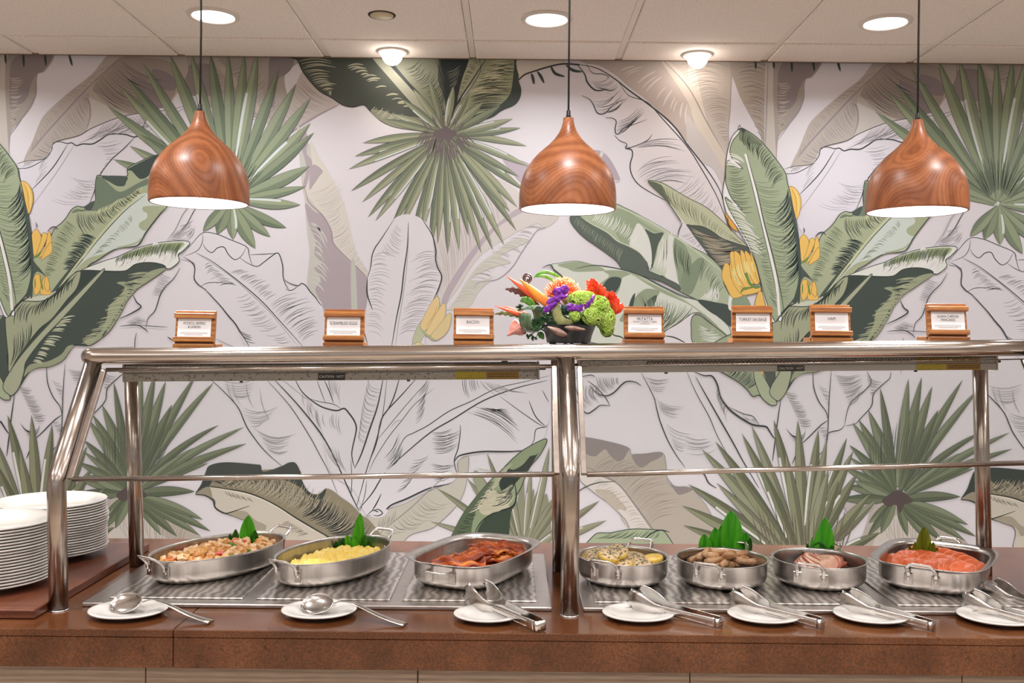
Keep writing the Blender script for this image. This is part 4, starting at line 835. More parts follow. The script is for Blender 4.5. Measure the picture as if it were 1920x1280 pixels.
# ------------------------------------------------------------------ sneeze guard
YF = atz(110, 1143, CZ).y
YT = YF+.172
g = thing('sneeze_guard', 'stainless steel tube sneeze guard with slanted glass and top shelf', 'sneeze guard', (0, YF, CZ))
G0 = Vector((0, YF, CZ))
def gl_(p): return p-G0
R1 = .0192
posts = []
for (pb_, pbend, pt) in (((110, 1143), (106, 898), (174, 684)), ((1068, 1153), (1070, 889), (1062, 678))):
    b0 = atz(*pb_, CZ); b0.y = YF; bn = aty(*pbend, YF); tp = aty(*pt, YT)
    posts.append((b0, bn, tp))
(b0, bn, tp) = posts[1]
dx = 1.065
posts.append((Vector((b0.x+dx, YF, CZ)), Vector((bn.x+dx, YF, aty(1925, 865, YF).z)), Vector((tp.x+dx, YT, aty(1930, 665, YT).z))))
for b0, bn, tp in posts:
    d = (tp-bn).normalized()
    path = [b0, bn-Vector((0, 0, .012))]+[bn*(1-t)**2+bn*2*t*(1-t)*0 for t in ()]
    a = bn-Vector((0, 0, .012)); c = bn+d*.012
    path = [b0, a]+[a*(1-t)**2+bn*2*t*(1-t)+c*t*t for t in (.33, .66)]+[c, tp]
    MB().tube([gl_(p) for p in path], R1, 28).obj('front_post', m_tube, g)
for (pb_, pt) in (((257, 1064), (246, 690)), ((1049, 1071), (1046, 690)), ((1846, 1070), (1837, 684))):
    b0 = atz(*pb_, CZ); YB_ = 2.39; b0 = Vector((b0.x*2.39/b0.y, YB_, CZ)); tp = aty(*pt, YB_); tp.z += .02
    MB().tube([gl_(b0), gl_(tp)], .0178, 28).obj('back_post', m_tube, g)
ra = aty(168, 668, YT); rb = aty(1985, 651, YT)
def rl(x): return ra+(rb-ra)*((x-ra.x)/(rb.x-ra.x))
RR = .0188
o1 = Vector((0, .05, 0))
cornL = [ra+Vector((-.006, .25, 0)), ra+Vector((-.006, .03, 0)), ra+Vector((-.004, .010, 0)), ra+Vector((.004, .001, 0)), ra+Vector((.015, 0, 0))]
MB().tube([gl_(p) for p in cornL]+[gl_(rl(x)) for x in (-.5, 0, .5, 1.0)]+[gl_(rb)], RR, 28).obj('top_rail', m_rail, g)
bk = [rl(ra.x)+Vector((-.006, .25, 0)), rb+Vector((0, .25, 0))]
MB().tube([gl_(p) for p in bk], RR*.8, 20).obj('back_rail', m_rail, g)
mb = MB()
v = [ra+Vector((0, .002, RR*.8)), rb+Vector((0, .002, RR*.8)), rb+Vector((0, .25, RR*.8)), ra+Vector((0, .25, RR*.8))]
mb.add([gl_(p) for p in v]+[gl_(p)-Vector((0, 0, .003)) for p in v], [(0, 1, 2, 3), (7, 6, 5, 4), (0, 4, 5, 1), (1, 5, 6, 2), (2, 6, 7, 3), (3, 7, 4, 0)])
mb.obj('top_shelf', m_frame, g)
def shelf_z(x, y): return rl(x).z+RR*.8
# glass, clamps and edge rails
for i, (lo, hi) in enumerate(((0, 1), (1, 2))):
    A, B = posts[lo], posts[hi]
    off = Vector((.034, 0, 0))
    bl_, br_ = A[1]+off, B[1]-off; tl_, tr_ = A[2]+off, B[2]-off
    tl_ = bl_+(tl_-bl_)*.955; tr_ = br_+(tr_-br_)*.955
    nrm = (br_-bl_).cross(tl_-bl_).normalized()*.0025
    mb = MB(); vs = [bl_, br_, tr_, tl_]
    mb.add([gl_(p+nrm) for p in vs]+[gl_(p-nrm) for p in vs], [(0, 1, 2, 3), (7, 6, 5, 4), (0, 4, 5, 1), (1, 5, 6, 2), (2, 6, 7, 3), (3, 7, 4, 0)])
    mb.obj('glass_pane', m_glass, g)
    MB().tube([gl_(bl_), gl_(br_)], .0062, 14, flat=.9).obj('lower_glass_rail', m_rail, g)
    MB().tube([gl_(tl_+(tr_-tl_)*.0), gl_(tr_)], .0046 if i == 0 else .0014, 12).obj('upper_glass_rail', m_rail, g)
    for (p, q, s) in ((A[1], A[2], 1), (B[1], B[2], -1)):
        u = (q-p); a = p+Vector((s*.0285, .001, 0)); b = p+u*.955+Vector((s*.0285, .001, 0))
        d = u.normalized(); M = Matrix((Vector((1, 0, 0)), d.cross(Vector((1, 0, 0))), d)).transposed()
        MB().box((0, 0, 0), (.012, .010, (b-a).length), bev=.001).obj('edge_clamp', m_tube, g).matrix_local = Matrix.Translation(gl_((a+b)/2)) @ M.to_4x4()
        MB().lathe([(.0, -.003), (.005, -.003), (.005, .003), (0, .003)], 12).obj('clamp_screw', m_shiny, g, loc=gl_(b+Vector((0, -.006, -.004))), rot=(PI/2, 0, 0))
for b0, bn, tp in posts:
    MB().lathe([(.0205, 0), (.0205, .0015), (.0195, .003), (.0193, .003)], 28).obj('post_collar', m_shiny, g, loc=gl_(b0))

# heater strips
def textmesh(s, size, m_, name='lettering', parent=None, align='CENTER', spx=1.0, ext=.0002, bold=0.0):
    cu = bpy.data.curves.new('t', 'FONT'); cu.body = s; cu.size = size; cu.align_x = align; cu.align_y = 'CENTER'; cu.extrude = ext; cu.resolution_u = 3; cu.space_line = .85; cu.offset = bold
    o = bpy.data.objects.new('t', cu); COL.objects.link(o)
    dg = bpy.context.evaluated_depsgraph_get(); me = bpy.data.meshes.new_from_object(o.evaluated_get(dg)); bpy.data.objects.remove(o)
    for v_ in me.vertices: v_.co.x *= spx
    me.materials.clear(); return link(name, me, m_, parent)
m_heat = mat('heater_metal', 'b8b0a6', .5, metal=.2, nscale=170, ncol='5d5048', contrast=(.55, .72))
m_heat2 = mat('heater_metal_clean', 'c2bbb2', .45, metal=.3)
m_rust = mat('rusty_element', '7a5540', .7, metal=.4, nscale=200, ncol='3b241a')
m_yel = mat('sticker_yellow', 'c9b022', .6, nscale=150, ncol='8d7a20', contrast=(.6, .75)); m_org = mat('sticker_orange', 'a97d18', .6, nscale=150, ncol='7a5a14', contrast=(.6, .75)); m_stick = mat('sticker_black', '15171a', .5); m_ink = mat('dark_ink', '2a2420', .7); m_wht = mat('sticker_white', 'e8e6e0', .5)
def heater(xl, xr, yt_l, yb_l, yt_r, yb_r, lab_x, yel, org, label, rusty):
    Y = 2.285
    tl, bl2 = aty(xl, yt_l, Y), aty(xl, yb_l, Y); tr, br2 = aty(xr, yt_r, Y), aty(xr, yb_r, Y)
    c = (tl+br2+tr+bl2)/4
    t = thing('heat_strip', label, 'food warmer', c)
    L_ = (tr-tl).length; hgt = (tl.z-bl2.z+tr.z-br2.z)/2; ang = math.atan2(tr.z-tl.z, tr.x-tl.x)
    t.rotation_euler = (0, -ang, 0)
    MB().box((0, .03, 0), (L_, .06, hgt), bev=.003).obj('housing', m_heat, t)
    MB().box((0, -.001, -hgt*.25), (L_*.998, .003, hgt*.46), bev=.0006).obj('front_lip', m_heat2 if rusty else m_heat, t)
    for s in (-1, 1):
        MB().box((s*(L_/2+.002), .03, 0), (.005, .062, hgt*1.06), bev=.001).obj('end_cap', m_heat, t)
        MB().tube([(s*(L_/2+.002), .02, hgt*.1), (s*(L_/2+.02), .02, hgt*.1)], .003, 8).obj('end_stud', m_ink, t)
        MB().box((s*L_*.42, .03, hgt/2+.012), (.015, .03, .03)).obj('hanger', m_heat, t)
    wx = lambda px, py: (aty(px, py, Y)-c).x
    sy = -.0032
    o = MB().box((wx(lab_x, 700), sy, -hgt*.27), (.064, .0012, hgt*.42)).obj('warning_sticker', m_stick, t)
    tm_ = textmesh('CAUTION · HOT', .0085, m_wht, 'lettering', o, spx=.92); tm_.location = (wx(lab_x, 700), sy-.0010, -hgt*.27); tm_.rotation_euler = (PI/2, 0, 0)
    for (x0, x1), mm, nm in ((yel, m_yel, 'yellow_sticker'), (org, m_org, 'orange_sticker')):
        a, b = wx(x0, 700), wx(x1, 700)
        q = MB().box(((a+b)/2, sy, -hgt*.25), (b-a, .001, hgt*.46)).obj(nm, mm, t)
        MB().box(((a+b)/2, sy+.002, hgt*.25), (b-a, .001, hgt*.3)).obj(nm, m_org, t)
        k = MB()
        for r_ in range(2 if nm[0] == 'o' else 1):
            xx = a+.004
            while xx < b-.008:
                w_ = rnd.uniform(.003, .008); k.box((xx+w_/2, sy-.0006, -hgt*(.18+.14*r_ if nm[0] == 'o' else .42)), (w_, .0003, .0016 if nm[0] == 'o' else .0006)); xx += w_+.0015
        k.obj('small_print', m_ink, q)
    if rusty:
        n = 90; pts = [(-L_*.34+L_*.80*i/(n*2), -.002, hgt*.25+(.0028 if i % 2 else -.0028)) for i in range(n*2)]
        MB().tube(pts, .0013, 6).obj('heating_coil', m_rust, t)
    for px in (450, 765) if not rusty else (1250, 1720):
        MB().lathe([(0, -.003), (.004, -.003), (.004, .002), (0, .002)], 10).obj('screw', m_ink, t, loc=(wx(px, 700) if not rusty else wx(px, 690), .01, -hgt/2-.001))
heater(233, 1008, 684, 710, 679, 716, 622, (853, 911), (912, 973), 'grimy grey heat strip hanging left of the middle post', False)
heater(1088, 1868, 674, 702, 668, 690, 1482, (1717, 1773), (1774, 1837), 'rust-flecked grey heat strip hanging right of the middle post', True)

# ------------------------------------------------------------------ pendant lamps
prof = [(38, 490), (42, 520), (52, 560), (70, 600), (96, 640), (132, 680), (176, 720), (222, 760), (258, 800), (295, 850), (324, 900), (343, 950), (355, 1000), (361, 1050), (363, 1100), (363, 1165), (360, 1175)]
lamps = [((374, 381), 'wood-grain pendant lamp hanging furthest left, above the oval pans'), ((1064, 393), 'wood-grain pendant lamp hanging in the middle above the flowers'), ((1718, 397), 'wood-grain pendant lamp hanging furthest right, by the ham sign')]
for i, ((px, py), lb) in enumerate(lamps):
    YP = 2.40; s = YP/F_PX/4
    c = aty(px, py, YP)
    t = thing('pendant_lamp', lb, 'lamp', c, (0, 1.9, 4.1)[i], 'wood-grain pendant lamps')
    pr = [(r*s, (1175-y)*s) for r, y in prof]
    pts = [(v[0], v[1]) for v in cr_(pr, False, 3)]
    inner = [(r-.004, z) for r, z in pts[::-1]]
    MB().lathe(pts[::1]+[(pts[-1][0]-.001, -.001), (pts[-1][0]-.0035, -.001)]+[], 72).obj('lamp_shade', m_lampwood, t)
    MB().lathe([(a, z) for a, z in inner if z < .17 and a > .01], 64).obj('inner_shade', mat('lamp_inside', 'f2eeea', .6), t)
    MB().lathe([(0, .012), (.1165, .012), (.1165, .014), (0, .014)], 56).obj('diffuser', mat('pendant_glow', 'ffffff', .5, emit='fffdf9', estr=2.2), t)
    h = pr[0][1]
    MB().lathe([(0.0, h-.002), (.0062, h-.002), (.0062, h+.006), (.0052, h+.008), (.0052, h+.017), (.004, h+.019), (0, h+.019)], 20).obj('cord_cap', m_black, t)
    top = CEIL-c.z
    MB().tube([(0, 0, h+.017), (.001, 0, h+.2), (-.001, 0, h+.4), (0, 0, top-.012)], .0026, 8).obj('cord', m_cord, t)
    MB().lathe([(0, top-.03), (.045, top-.03), (.05, top-.025), (.05, top-.006), (0, top-.006)], 32).obj('ceiling_rose', m_black, t)
    area('pendant_beam', (c.x, c.y, c.z-.004), .2, .2, 5.5, (1, .96, .92), shape='DISK', spread=math.radians(150))

# ------------------------------------------------------------------ plates
def china(r, h, well_r, foot_r, th=.0045, n=56):
    p = [(0, .003), (foot_r, .003), (foot_r+.001, 0), (foot_r+.004, 0), (foot_r+.006, .003), (well_r, h*.32), (well_r+(r-well_r)*.4, h*.72), (r-.002, h-.004), (r, h-.002), (r-.0008, h),
         (r-.004, h), (well_r+(r-well_r)*.35, h*.72+th*.7), (well_r-.002, h*.32+th*.8), (well_r-.012, .003+th*.7), (0, .003+th*.6)]
    mb = MB(); mb.lathe(p, n); me = mb.mesh('plate'); me.materials.append(m_plate); return me
pm_ = china(.133, .021, .092, .07)
ORD = 'second third fourth fifth sixth seventh eighth ninth tenth eleventh twelfth thirteenth fourteenth fifteenth sixteenth seventeenth eighteenth nineteenth'.split()
def stack(cx, cy, z0, n, pitch, nm, labt, grp, labm, seed):
    r_ = random.Random(seed); dx = dy = 0
    for i in range(n):
        dx = dx*.7+r_.uniform(-.0016, .0016); dy = dy*.7+r_.uniform(-.0016, .0016)
        o = bpy.data.objects.new('dinner_plate', pm_); COL.objects.link(o)
        o.location = (cx+dx, cy+dy, z0+i*pitch); o.rotation_euler = (0, 0, r_.uniform(0, 6))
        tag(o, labt if i == n-1 else (labm[1] if i == 0 else 'white dinner plate, %s from the top of the %s' % (ORD[n-2-i], labm[0])), 'plate', grp)
c1 = atz(-20, 973, 1.066); c2 = atz(96, 936, 1.060)
BZ = CZ+.0200
stack(c1.x, c1.y, BZ, 20, (1.066-.021-BZ)/19, 'dinner_plate', 'white dinner plate on top of the front stack at the left edge', 'white plates in the front stack', ('front stack at the left edge', 'white dinner plate at the bottom of the front pile at the left edge'), 3)
stack(c2.x, c2.y, BZ, 20, (1.060-.021-BZ)/19, 'dinner_plate', 'white dinner plate on top of the rear stack behind the left post', 'white plates in the rear stack', ('rear stack behind the left post', 'white dinner plate at the bottom of the rear pile behind the left post'), 5)
sm_ = china(.0775, .013, .05, .036, .0035)
sauc = [((240, 1142), 145, 'small white saucer under the spoon before the potato pan'), ((598, 1142), 141, 'small white saucer under the spoon before the egg pan'), ((914, 1150), 128, 'small white saucer under the tongs before the bacon pan'), ((1197, 1148), 136, 'small white saucer under the tongs before the frittata pan'),
        ((1433, 1151), 137, 'small white saucer under the tongs before the sausage pan'), ((1634, 1151), 140, 'small white saucer under the tongs before the sliced pork pan'), ((1872, 1154), 148, 'small white saucer under the tongs at the right edge')]
SC = []
for (c, w_, lb) in sauc:
    p = atz(c[0], c[1], CZ+.011); s = w_*p.y/F_PX/.155
    o = bpy.data.objects.new('saucer', sm_); COL.objects.link(o); o.location = (p.x, p.y+.002, CZ+.0002); o.scale = (s, s*.88, 1)
    tag(o, lb, 'saucer', 'white saucers along the counter front'); SC.append(p)

# ------------------------------------------------------------------ serving spoons
def spoon(bx, by, ex, ey, lb):
    A = atz(bx, by, CZ+.026); E = atz(ex, ey, CZ+.004)
    d = E-A; ang = math.atan2(d.y, d.x); Lh = math.hypot(d.x, d.y)
    t = thing('serving_spoon', lb, 'spoon', (A.x, A.y, CZ+.008), ang, 'serving spoons on saucers')
    a, b_, dp = .038, .027, .009
    mb = MB(); nu, nv = 20, 8; tilt = rx(math.radians(38)) @ ry(math.radians(-4))
    for sgn, off in ((1, 0), (-1, .0012)):
        vs = []
        for i in range(nv+1):
            q = i/nv
            for k in range(nu):
                an = 2*PI*k/nu; ex_ = 1.0+(.12 if math.cos(an) > .8 else 0)
                r = math.sin(q*PI/2); vs.append(tilt @ Vector((math.cos(an)*(a-off)*r*ex_, math.sin(an)*(b_-off)*r, dp*(1-math.cos(q*PI/2))*1.0+off+.010)))
        fs = [(i*nu+k, i*nu+(k+1) % nu, (i+1)*nu+(k+1) % nu, (i+1)*nu+k) for i in range(nv) for k in range(nu)]
        mb.add(vs, fs if sgn > 0 else [f[::-1] for f in fs], True)
    n0 = 0; rim = []
    base = len(mb.v)//2
    for k in range(nu):
        a1 = nv*nu+k; a2 = nv*nu+(k+1) % nu; mb.f.append((a1, a2, base+a2, base+a1)); mb.sm.append(True)
    mb.obj('bowl', m_shiny, t)
    zt = .018
    pts = cr_([(a*.98, 0, zt), (a+.018, 0, zt+.006), (a+.05, 0, zt+.004), (Lh*.75, 0, .004), (Lh, 0, -.004)], False, 5)
    n = len(pts); rr = [(.0048+.0065*max(0, (i/n-.35))/.65) for i in range(n)]
    m2 = MB(); m2.tube(pts, rr, 12, flat=.32, up=(0, 0, 1)); m2.obj('handle', m_shiny, t)
    return t
spoon(243, 1124, 396, 1166, 'steel serving spoon resting on the saucer before the potato pan')
spoon(600, 1126, 760, 1171, 'steel serving spoon resting on the saucer before the egg pan')

# ------------------------------------------------------------------ tongs
def armmesh(L_, side):
    nu, nv = 40, 10; vs = []; fs = []
    for i in range(nu+1):
        u = i/nu
        if u < .62: wd = .021-.003*math.sin(u/.62*PI/2)
        else:
            q = (u-.62)/.38; wd = .018+.042*math.sin(min(1, q*1.15)*PI/2)**1.3
        for j in range(nv+1):
            v = j/nv*2-1
            teeth = 0
            if u > .93: teeth = -.010*abs(math.sin(v*PI*1.7))*(u-.93)/.07
            x = u*L_+teeth
            low = 0
            if v < -.8 and u > .70: low = -.004+.012*(.5+.5*math.cos((u-.7)*2*PI*14))*(1 if v < -.95 else .4)
            y = side*(.013+.014*u**1.2+(.006*math.sin((u-.6)/.4*PI) if u > .6 else 0)-(.0012+.016*max(0, u-.6))*v*v)
            z = .0115+(wd/2)*v+low+.010*u
            vs.append((x, y, z))
    for i in range(nu):
        for j in range(nv):
            a = i*(nv+1)+j; fs.append((a, a+1, a+nv+2, a+nv+1))
    mb = MB(); mb.add(vs, fs, True); return mb.mesh('arm')
arm_me = {s: armmesh(.215, s) for s in (-1, 1)}
for me_ in arm_me.values(): me_.materials.append(m_shiny)
def tongs(hx, hy, ex, ey, lb, grp='steel serving tongs on saucers', z=.0):
    A = atz(hx, hy, CZ+.02); E = atz(ex, ey, CZ+.012+z)
    d = A-E; ang = math.atan2(d.y, d.x); s = math.hypot(d.x, d.y)/.205
    t = thing('tongs', lb, 'tongs', (E.x, E.y, CZ+.0005+z), ang, grp); t.scale = (s, s, s)
    for q in (-1, 1):
        o = link('arm', arm_me[q], m_shiny, t)
        if not o.modifiers: mo = o.modifiers.new('s', 'SOLIDIFY'); mo.thickness = .0012
        for k in (-.25, .25):
            MB().tube([(.02, q*.0142, .0115+.019*k), (.12, q*.0195, .016+.015*k)], .0007, 6).obj('groove', m_tube, t)
    vs = []; n = 12
    for i in range(n+1):
        a = PI/2+PI*i/n
        for z_ in (.002, .0218): vs.append((-.009*abs(math.cos(a))**.4, (1 if math.sin(a) > 0 else -1)*.013*abs(math.sin(a))**.5, z_))
    mb = MB(); mb.add(vs, [(2*i, 2*i+1, 2*i+3, 2*i+2) for i in range(n)], True); o = mb.obj('hinge_bend', m_shiny, t)
    mo = o.modifiers.new('s', 'SOLIDIFY'); mo.thickness = .0014
    return t
tongs(893, 1118, 1010, 1172, 'steel tongs resting on the saucer before the bacon pan')
tongs(1193, 1124, 1345, 1165, 'steel tongs resting on the saucer before the frittata pan')
tongs(1382, 1124, 1536, 1166, 'steel tongs resting on the saucer before the sausage pan')
tongs(1588, 1126, 1744, 1170, 'steel tongs resting on the saucer before the sliced pork pan')
tongs(1818, 1126, 1972, 1172, 'steel tongs resting on the saucer at the right edge')
tongs(1858, 1104, 2000, 1150, 'steel tongs lying behind the right-hand tongs beside the ham pan', 'spare tongs behind', 0)

# ------------------------------------------------------------------ pans
H_ = .056
class Pan: pass
def outline(a, b, e, n=96):
    out = []
    for k in range(n):
        t = 2*PI*k/n; c, s = math.cos(t), math.sin(t)
        if e != 2:
            r = 1/((abs(c)**e+abs(s)**e)**(1/e)); out.append((a*r*c, b*r*s))
        else: out.append((a*c, b*s))
    return out
def pan(cx, cy, a, b, ang, e, lip, label, group, hoff=.0, inner_mat=None, hstyle='up'):
    t = thing('serving_pan', label, 'pan', (cx, cy, TZ), ang, group)
    n = 96; mb = MB(); base = outline(1, 1, e, n)
    if e != 2:
        pass
    def ring(o, z):
        r = []
        for k in range(n):
            x, y = base[k]; r.append((x*(a+o), y*(b+o), z))
        return r
    H = H_
    prof = [(-.03, .0022), (-.022, .002), (-.021, .0004), (-.0185, .0006), (-.017, .0028), (-.0095, .006), (-.0035, .0115), (-.0008, .018), (0, .026), (0, H-.004)]
    if lip: prof += [(.003, H), (.013, H+.004), (.0165, H+.005), (.017, H+.0062), (.0155, H+.0068), (.003, H+.0025), (-.003, H-.003)]
    else: prof += [(.0015, H-.001), (.004, H+.0005), (.0042, H+.0016), (.003, H+.002), (0, H+.0012), (-.0018, H-.001)]
    prof += [(-.0022, H-.006), (-.0025, .02), (-.007, .009), (-.02, .005)]
    vs = []
    for o, z in prof: vs += ring(o, z)
    fs = [(i*n+k, i*n+(k+1) % n, (i+1)*n+(k+1) % n, (i+1)*n+k) for i in range(len(prof)-1) for k in range(n)]
    mb.add(vs, fs, True)
    mb.f.append(tuple(range(n))[::-1]); mb.sm.append(False)
    N = len(prof)-1; mb.f.append(tuple(N*n+k for k in range(n))); mb.sm.append(False)
    mb.obj('pan_body', m_pan, t)
    for s in (-1, 1):
        xw = a; hh = .029
        if lip: path = [(xw+.001, -hh, .040), (xw+.010, -hh, .043), (xw+.026, -hh+.004, .046), (xw+.031, -hh+.014, .047), (xw+.031, hh-.014, .047), (xw+.026, hh-.004, .046), (xw+.010, hh, .043), (xw+.001, hh, .040)]
        else: path = [(xw+.001, -hh, .034), (xw+.004, -hh, .048), (xw+.018, -hh+.001, .061), (xw+.028, -hh+.006, .068), (xw+.030, -hh+.013, .069), (xw+.030, hh-.013, .069), (xw+.028, hh-.006, .068), (xw+.018, hh-.001, .061), (xw+.004, hh, .048), (xw+.001, hh, .034)]
        if lip and hstyle == 'up': path = [(xw+.001, -hh, .036), (xw+.006, -hh, .048), (xw+.020, -hh, .058), (xw+.024, -hh+.006, .066), (xw+.026, -hh+.014, .069), (xw+.026, hh-.014, .069), (xw+.024, hh-.006, .066), (xw+.020, hh, .058), (xw+.006, hh, .048), (xw+.001, hh, .036)]
        path = [(x*s, y, z) for x, y, z in path]
        h = MB(); h.tube(cr_(path, False, 4), .0046, 10, flat=.5); ho = h.obj('handle', m_shiny, t)
        for q in (-1, 1):
            yy = q*hh
            xe = a*(1-abs(yy/b)**e)**(1/e) if e != 2 else a*math.sqrt(1-(yy/b)**2)
            bk_ = MB(); bk_.box((s*(xe+.0018), yy, .030), (.0022, .018, .026), bev=.0008); bk_.obj('bracket', m_shiny, ho)
            rv = MB(); rv.ball((s*(xe+.0034), yy, .030), .0034, 10, 6, (.6, 1, 1)); rv.obj('rivet', m_shiny, ho)
            rv = MB(); rv.ball((s*(xe-.0034), yy, .034), .0036, 10, 6, (.6, 1, 1)); rv.obj('rivet', m_shiny, ho)
    p = Pan(); p.c = Vector((cx, cy, TZ)); p.a = a-.006; p.b = b-.006; p.ang = ang; p.e = e; p.o = t
    return p
def PW(p, u, v, z):
    c, s = math.cos(p.ang), math.sin(p.ang); return Vector((p.c.x+u*c-v*s, p.c.y+u*s+v*c, p.c.z+z))
RZ = TZ+H_
def mid(l, r): return (l+r)/2
G = 'steel pans of hot food'
A1 = atz(292, 1051, RZ); B1 = atz(516, 1000, RZ)
pan1 = pan((A1.x+B1.x)/2, (A1.y+B1.y)/2+.002, .181, .108, math.atan2(B1.y-A1.y, B1.x-A1.x), 2, False, 'oval steel pan of diced potatoes, leftmost of the pans', G)
A1 = atz(533, 1058, RZ); B1 = atz(711, 1004, RZ)
pan2 = pan((A1.x+B1.x)/2, (A1.y+B1.y)/2, .172, .104, math.atan2(B1.y-A1.y, B1.x-A1.x), 2, False, 'oval steel pan of scrambled eggs', G)
c = atz(891, 1033, RZ)
pan3 = pan(c.x, c.y, .163, .108, math.radians(64), 3.4, True, 'rounded rectangular steel pan with wide rim holding the bacon', G, hstyle='flat')
c = atz(1168, 1041, RZ); pan4 = pan(c.x, c.y, .104, .104, math.radians(62), 2, False, 'round steel pan of frittata pieces, just right of the middle post', G)
c = atz(1353, 1045, RZ); pan5 = pan(c.x, c.y, .104, .104, math.radians(62), 2, False, 'round steel pan of sausages', G)
c = atz(1536, 1046, RZ); pan6 = pan(c.x, c.y, .105, .105, math.radians(62), 2, False, 'round steel pan of thin sliced pork', G)
c = atz(1753, 1043, RZ); pan7 = pan(c.x, c.y, .150, .112, math.radians(56), 3.8, True, 'rounded rectangular steel pan of orange ham slices, rightmost', G)

# ------------------------------------------------------------------ food
def mound(p, name, m_, hfun, sub=40, rough=.0, label=None, cat=None, scl=1.0, seed=0, fa=1.0):
    mb = MB(); vs = []; nr, na = sub, sub*2
    for i in range(nr+1):
        q = i/nr
        for k in range(na):
            t = 2*PI*k/na; u, v = p.a*fa*q*math.cos(t), p.b*fa*q*math.sin(t)
            if p.e != 2:
                r = 1/((abs(math.cos(t))**p.e+abs(math.sin(t))**p.e)**(1/p.e)); u *= r; v *= r
            P_ = PW(p, u, v, 0); vs.append((P_.x-p.c.x, P_.y-p.c.y, hfun(u, v, q)))
    fs = [(i*na+k, i*na+(k+1) % na, (i+1)*na+(k+1) % na, (i+1)*na+k) for i in range(nr) for k in range(na)]
    mb.add(vs, [f[::-1] for f in fs], True)
    o = mb.obj(name, m_, None, p.c+Vector((0, 0, .0)))
    return o
# potatoes
m_pot = [mat('potato_a', 'ecb774', .35, sss=.15, nscale=90, ncol='c07a38'), mat('potato_b', 'f2cb94', .35, sss=.15, nscale=90, ncol='cf9250'), mat('potato_c', 'f6dcb6', .35, nscale=80, ncol='d79c5e')]
m_onion = mat('onion_glass', 'f0e2c8', .25, sss=.2); m_gpep = mat('green_pepper', '5f8f2a', .25); m_gpep2 = mat('celery_green', 'a8c070', .3); m_rpep = mat('red_pepper', 'c8442a', .25)
def h1(u, v):
    return .036+.020*math.exp(-(((u-.02)/.11)**2+(v/.07)**2))
mp_ = mound(pan1, 'potato_bed', mat('potato_bed', 'd49a58', .45, nscale=70, ncol='e6bb80', bump=.6), lambda u, v, q: h1(u, v)-.006+.003*noise.noise(Vector((u*90, v*90, 0))), 26)
tag(mp_, 'heap of diced potato, onion and pepper filling the leftmost oval pan', 'potatoes', kind='stuff')
def chunk(seed, sx, sy, sz):
    r_ = random.Random(seed); mb = MB(); mb.box((0, 0, 0), (sx, sy, sz), bev=min(sx, sy, sz)*.16)
    me = mb.mesh('chunk')
    for v_ in me.vertices:
        v_.co += Vector((r_.uniform(-1, 1), r_.uniform(-1, 1), r_.uniform(-1, 1)))*sx*.05
    return me
chs = [chunk(i, rnd.uniform(.014, .021), rnd.uniform(.012, .017), rnd.uniform(.010, .014)) for i in range(10)]
for me_ in chs: me_.materials.append(m_pot[0])
pl = []
tries = 0
while len(pl) < 135 and tries < 9000:
    tries += 1
    u, v = rnd.uniform(-.165, .165), rnd.uniform(-.095, .095)
    if (u/.160)**2+(v/.088)**2 > 1: continue
    if all((u-a)**2+(v-b)**2 > .0118**2 for a, b in pl): pl.append((u, v))
for i, (u, v) in enumerate(pl):
    k = rnd.random(); z = h1(u, v)+rnd.uniform(-.002, .006)
    if k < .80: nm, lb, ct_, gp, ms = 'potato_cube', 'browned potato cube in the leftmost oval pan', 'potato', 'diced potatoes in the leftmost pan', m_pot
    elif k < .87: nm, lb, ct_, gp, ms = 'onion_piece', 'pale onion piece among the diced potatoes', 'onion', 'onion pieces among the potatoes', [m_onion]
    elif k < .94: nm, lb, ct_, gp, ms = 'green_pepper_piece', 'green pepper piece among the diced potatoes', 'pepper', 'green pepper among the potatoes', [m_gpep, m_gpep2]
    else: nm, lb, ct_, gp, ms = 'red_pepper_piece', 'red pepper piece among the diced potatoes', 'pepper', 'red pepper among the potatoes', [m_rpep]
    o = bpy.data.objects.new(nm, rnd.choice(chs)); COL.objects.link(o); o.location = PW(pan1, u, v, z)
    o.rotation_euler = (rnd.uniform(-.6, .6), rnd.uniform(-.6, .6), rnd.uniform(0, 6))
    if 'pepper' in nm or 'onion' in nm: o.scale = (1.15, .95, .45)
    o.material_slots[0].link = 'OBJECT'; o.material_slots[0].material = rnd.choice(ms)
    tag(o, lb, ct_, gp)
# eggs
def h2(u, v, q):
    P_ = Vector((u*62, v*62, 3)); d = noise.voronoi(P_*.75)[0][0]
    d2 = noise.voronoi(P_*2.3)[0][0]
    bas = .034+.017*math.exp(-(((u-.05)/.085)**2+(v/.075)**2))+.016*math.exp(-(((u+.085)/.04)**2+((v-.0)/.055)**2))
    return bas*(1 if q < .9 else 1-(q-.9)*3)-.017*d-.008*d2+.006
o = mound(pan2, 'scrambled_eggs', mat('scrambled_egg', 'f2cf5a', .4, sss=.25, nscale=60, ncol='f8e08c', contrast=(.4, .7), bump=.3), h2, 80)
tag(o, 'heap of yellow scrambled eggs filling the second oval pan', 'eggs', kind='stuff')
